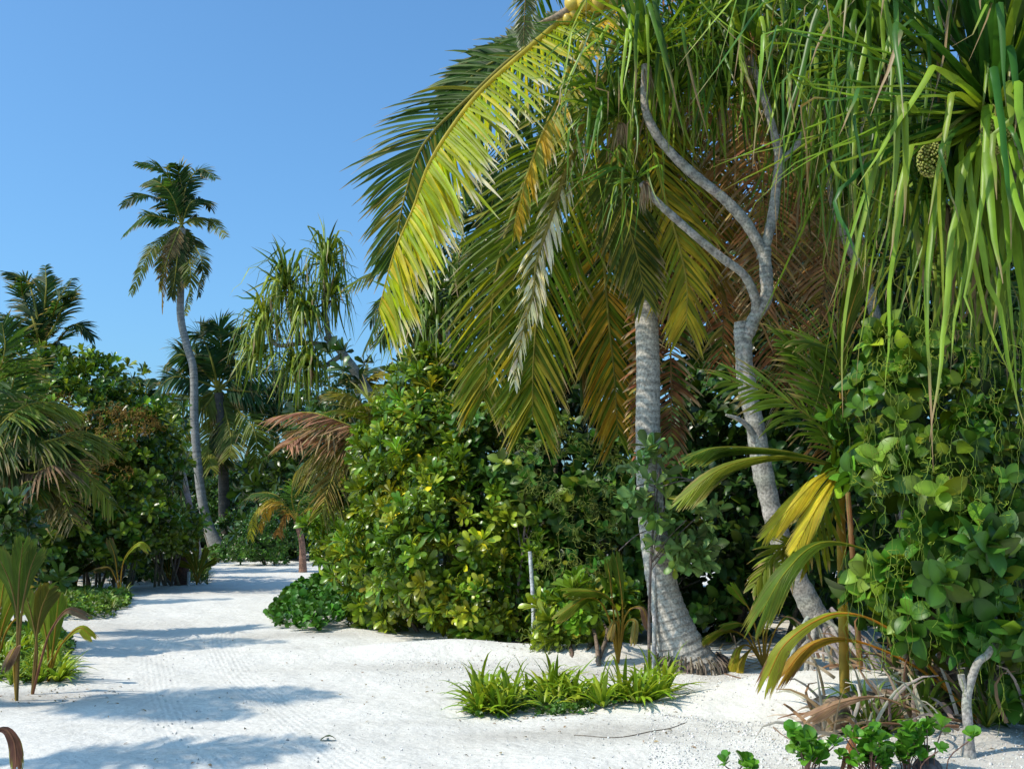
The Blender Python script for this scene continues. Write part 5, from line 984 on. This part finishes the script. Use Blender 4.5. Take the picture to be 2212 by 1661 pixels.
# coral rubble on the sand
tv = []
th = np.linspace(0, PI, 5); k6 = 6
for z_, r_ in zip(-np.cos(th), np.sin(th)):
    for b_ in range(k6): tv.append([math.cos(b_*PI/3)*max(r_, .03), math.sin(b_*PI/3)*max(r_, .03), z_*.7])
tv = np.array(tv)*(1+.18*rng.standard_normal((len(tv), 1))); tf = np.array([[j*k6+b_, j*k6+(b_+1) % k6, (j+1)*k6+(b_+1) % k6, (j+1)*k6+b_] for j in range(4) for b_ in range(k6)])
mb = MB(); n = 7000; g = []
for i in range(n):
    z_ = rng.random()
    if z_ < .45: u, v = rng.uniform(1400, 1760), rng.uniform(1440, 1661)
    elif z_ < .7: u, v = rng.uniform(820, 1420), rng.uniform(1388, 1480)
    elif z_ < .85: u, v = rng.uniform(1700, 2212), rng.uniform(1560, 1661)
    else: u, v = rng.uniform(300, 1500), rng.uniform(1330, 1661)
    g.append(G(u, v)+V(0, 0, .002))
inst(mb, [(tv, tf, np.ones((len(tv), 3)))], np.array(g), nrm(rng.standard_normal((n, 3))*.4+Z3), np.clip(rng.lognormal(-5.45, .45, n), .002, .016), jit(V(.70, .68, .64), n, .12, .02))
solo('coral_gravel', mb, M_WOOD, 'scattered white coral gravel on the sand', 'gravel', (0, 0, 0), kind='stuff')

# ================================================================ LIGHT, SKY, CAMERA
w = bpy.data.worlds.new('World'); scene.world = w; w.use_nodes = True; nt = w.node_tree; nt.nodes.clear()
sky = nt.nodes.new('ShaderNodeTexSky'); sky.sky_type = 'NISHITA'; sky.sun_disc = False; sky.sun_elevation = SUN_EL
sky.sun_rotation = math.atan2(math.cos(SUN_AZ), math.sin(SUN_AZ)); sky.altitude = 0; sky.air_density = 1.0; sky.dust_density = 2.2; sky.ozone_density = 3.0
bg = nt.nodes.new('ShaderNodeBackground'); bg.inputs[1].default_value = .14
tm = nt.nodes.new('ShaderNodeVectorMath'); tm.operation = 'MULTIPLY'; tm.inputs[1].default_value = (.84, 1.38, 1.72)
gm = nt.nodes.new('ShaderNodeGamma'); gm.inputs[1].default_value = .92; nt.links.new(sky.outputs[0], gm.inputs[0]); nt.links.new(gm.outputs[0], tm.inputs[0]); nt.links.new(tm.outputs[0], bg.inputs[0]); o = nt.nodes.new('ShaderNodeOutputWorld'); nt.links.new(bg.outputs[0], o.inputs[0])
ld = bpy.data.lights.new('sun', 'SUN'); ld.energy = 4.4; ld.angle = math.radians(.53); ld.color = (1, .93, .80)
lo = bpy.data.objects.new('sun', ld); COL.objects.link(lo)
from mathutils import Vector
sd = Vector((math.cos(SUN_AZ)*math.cos(SUN_EL), math.sin(SUN_AZ)*math.cos(SUN_EL), math.sin(SUN_EL)))
lo.rotation_euler = sd.to_track_quat('Z', 'Y').to_euler(); lo.location = (-10, -5, 15)
cd = bpy.data.cameras.new('camera'); cd.sensor_width = 36; cd.lens = F/1024*36; cd.clip_end = 4000; cd.clip_start = .05
co = bpy.data.objects.new('camera', cd); COL.objects.link(co); co.location = (0, 0, CAMZ); co.rotation_euler = (PI/2+TH, 0, 0); scene.camera = co
scene.view_settings.view_transform = 'Standard'; scene.view_settings.look = 'None'; scene.view_settings.exposure = 0; scene.view_settings.gamma = 1
scene.cycles.max_bounces = 6; scene.cycles.diffuse_bounces = 2; scene.cycles.transmission_bounces = 3; scene.cycles.transparent_max_bounces = 4; scene.cycles.use_denoising = False if False else True

import re as _re
for o in bpy.data.objects:
    l = o.get('label')
    if l and len(_re.findall(r"[A-Za-z']+", l)) > 15: print('LONG', l)
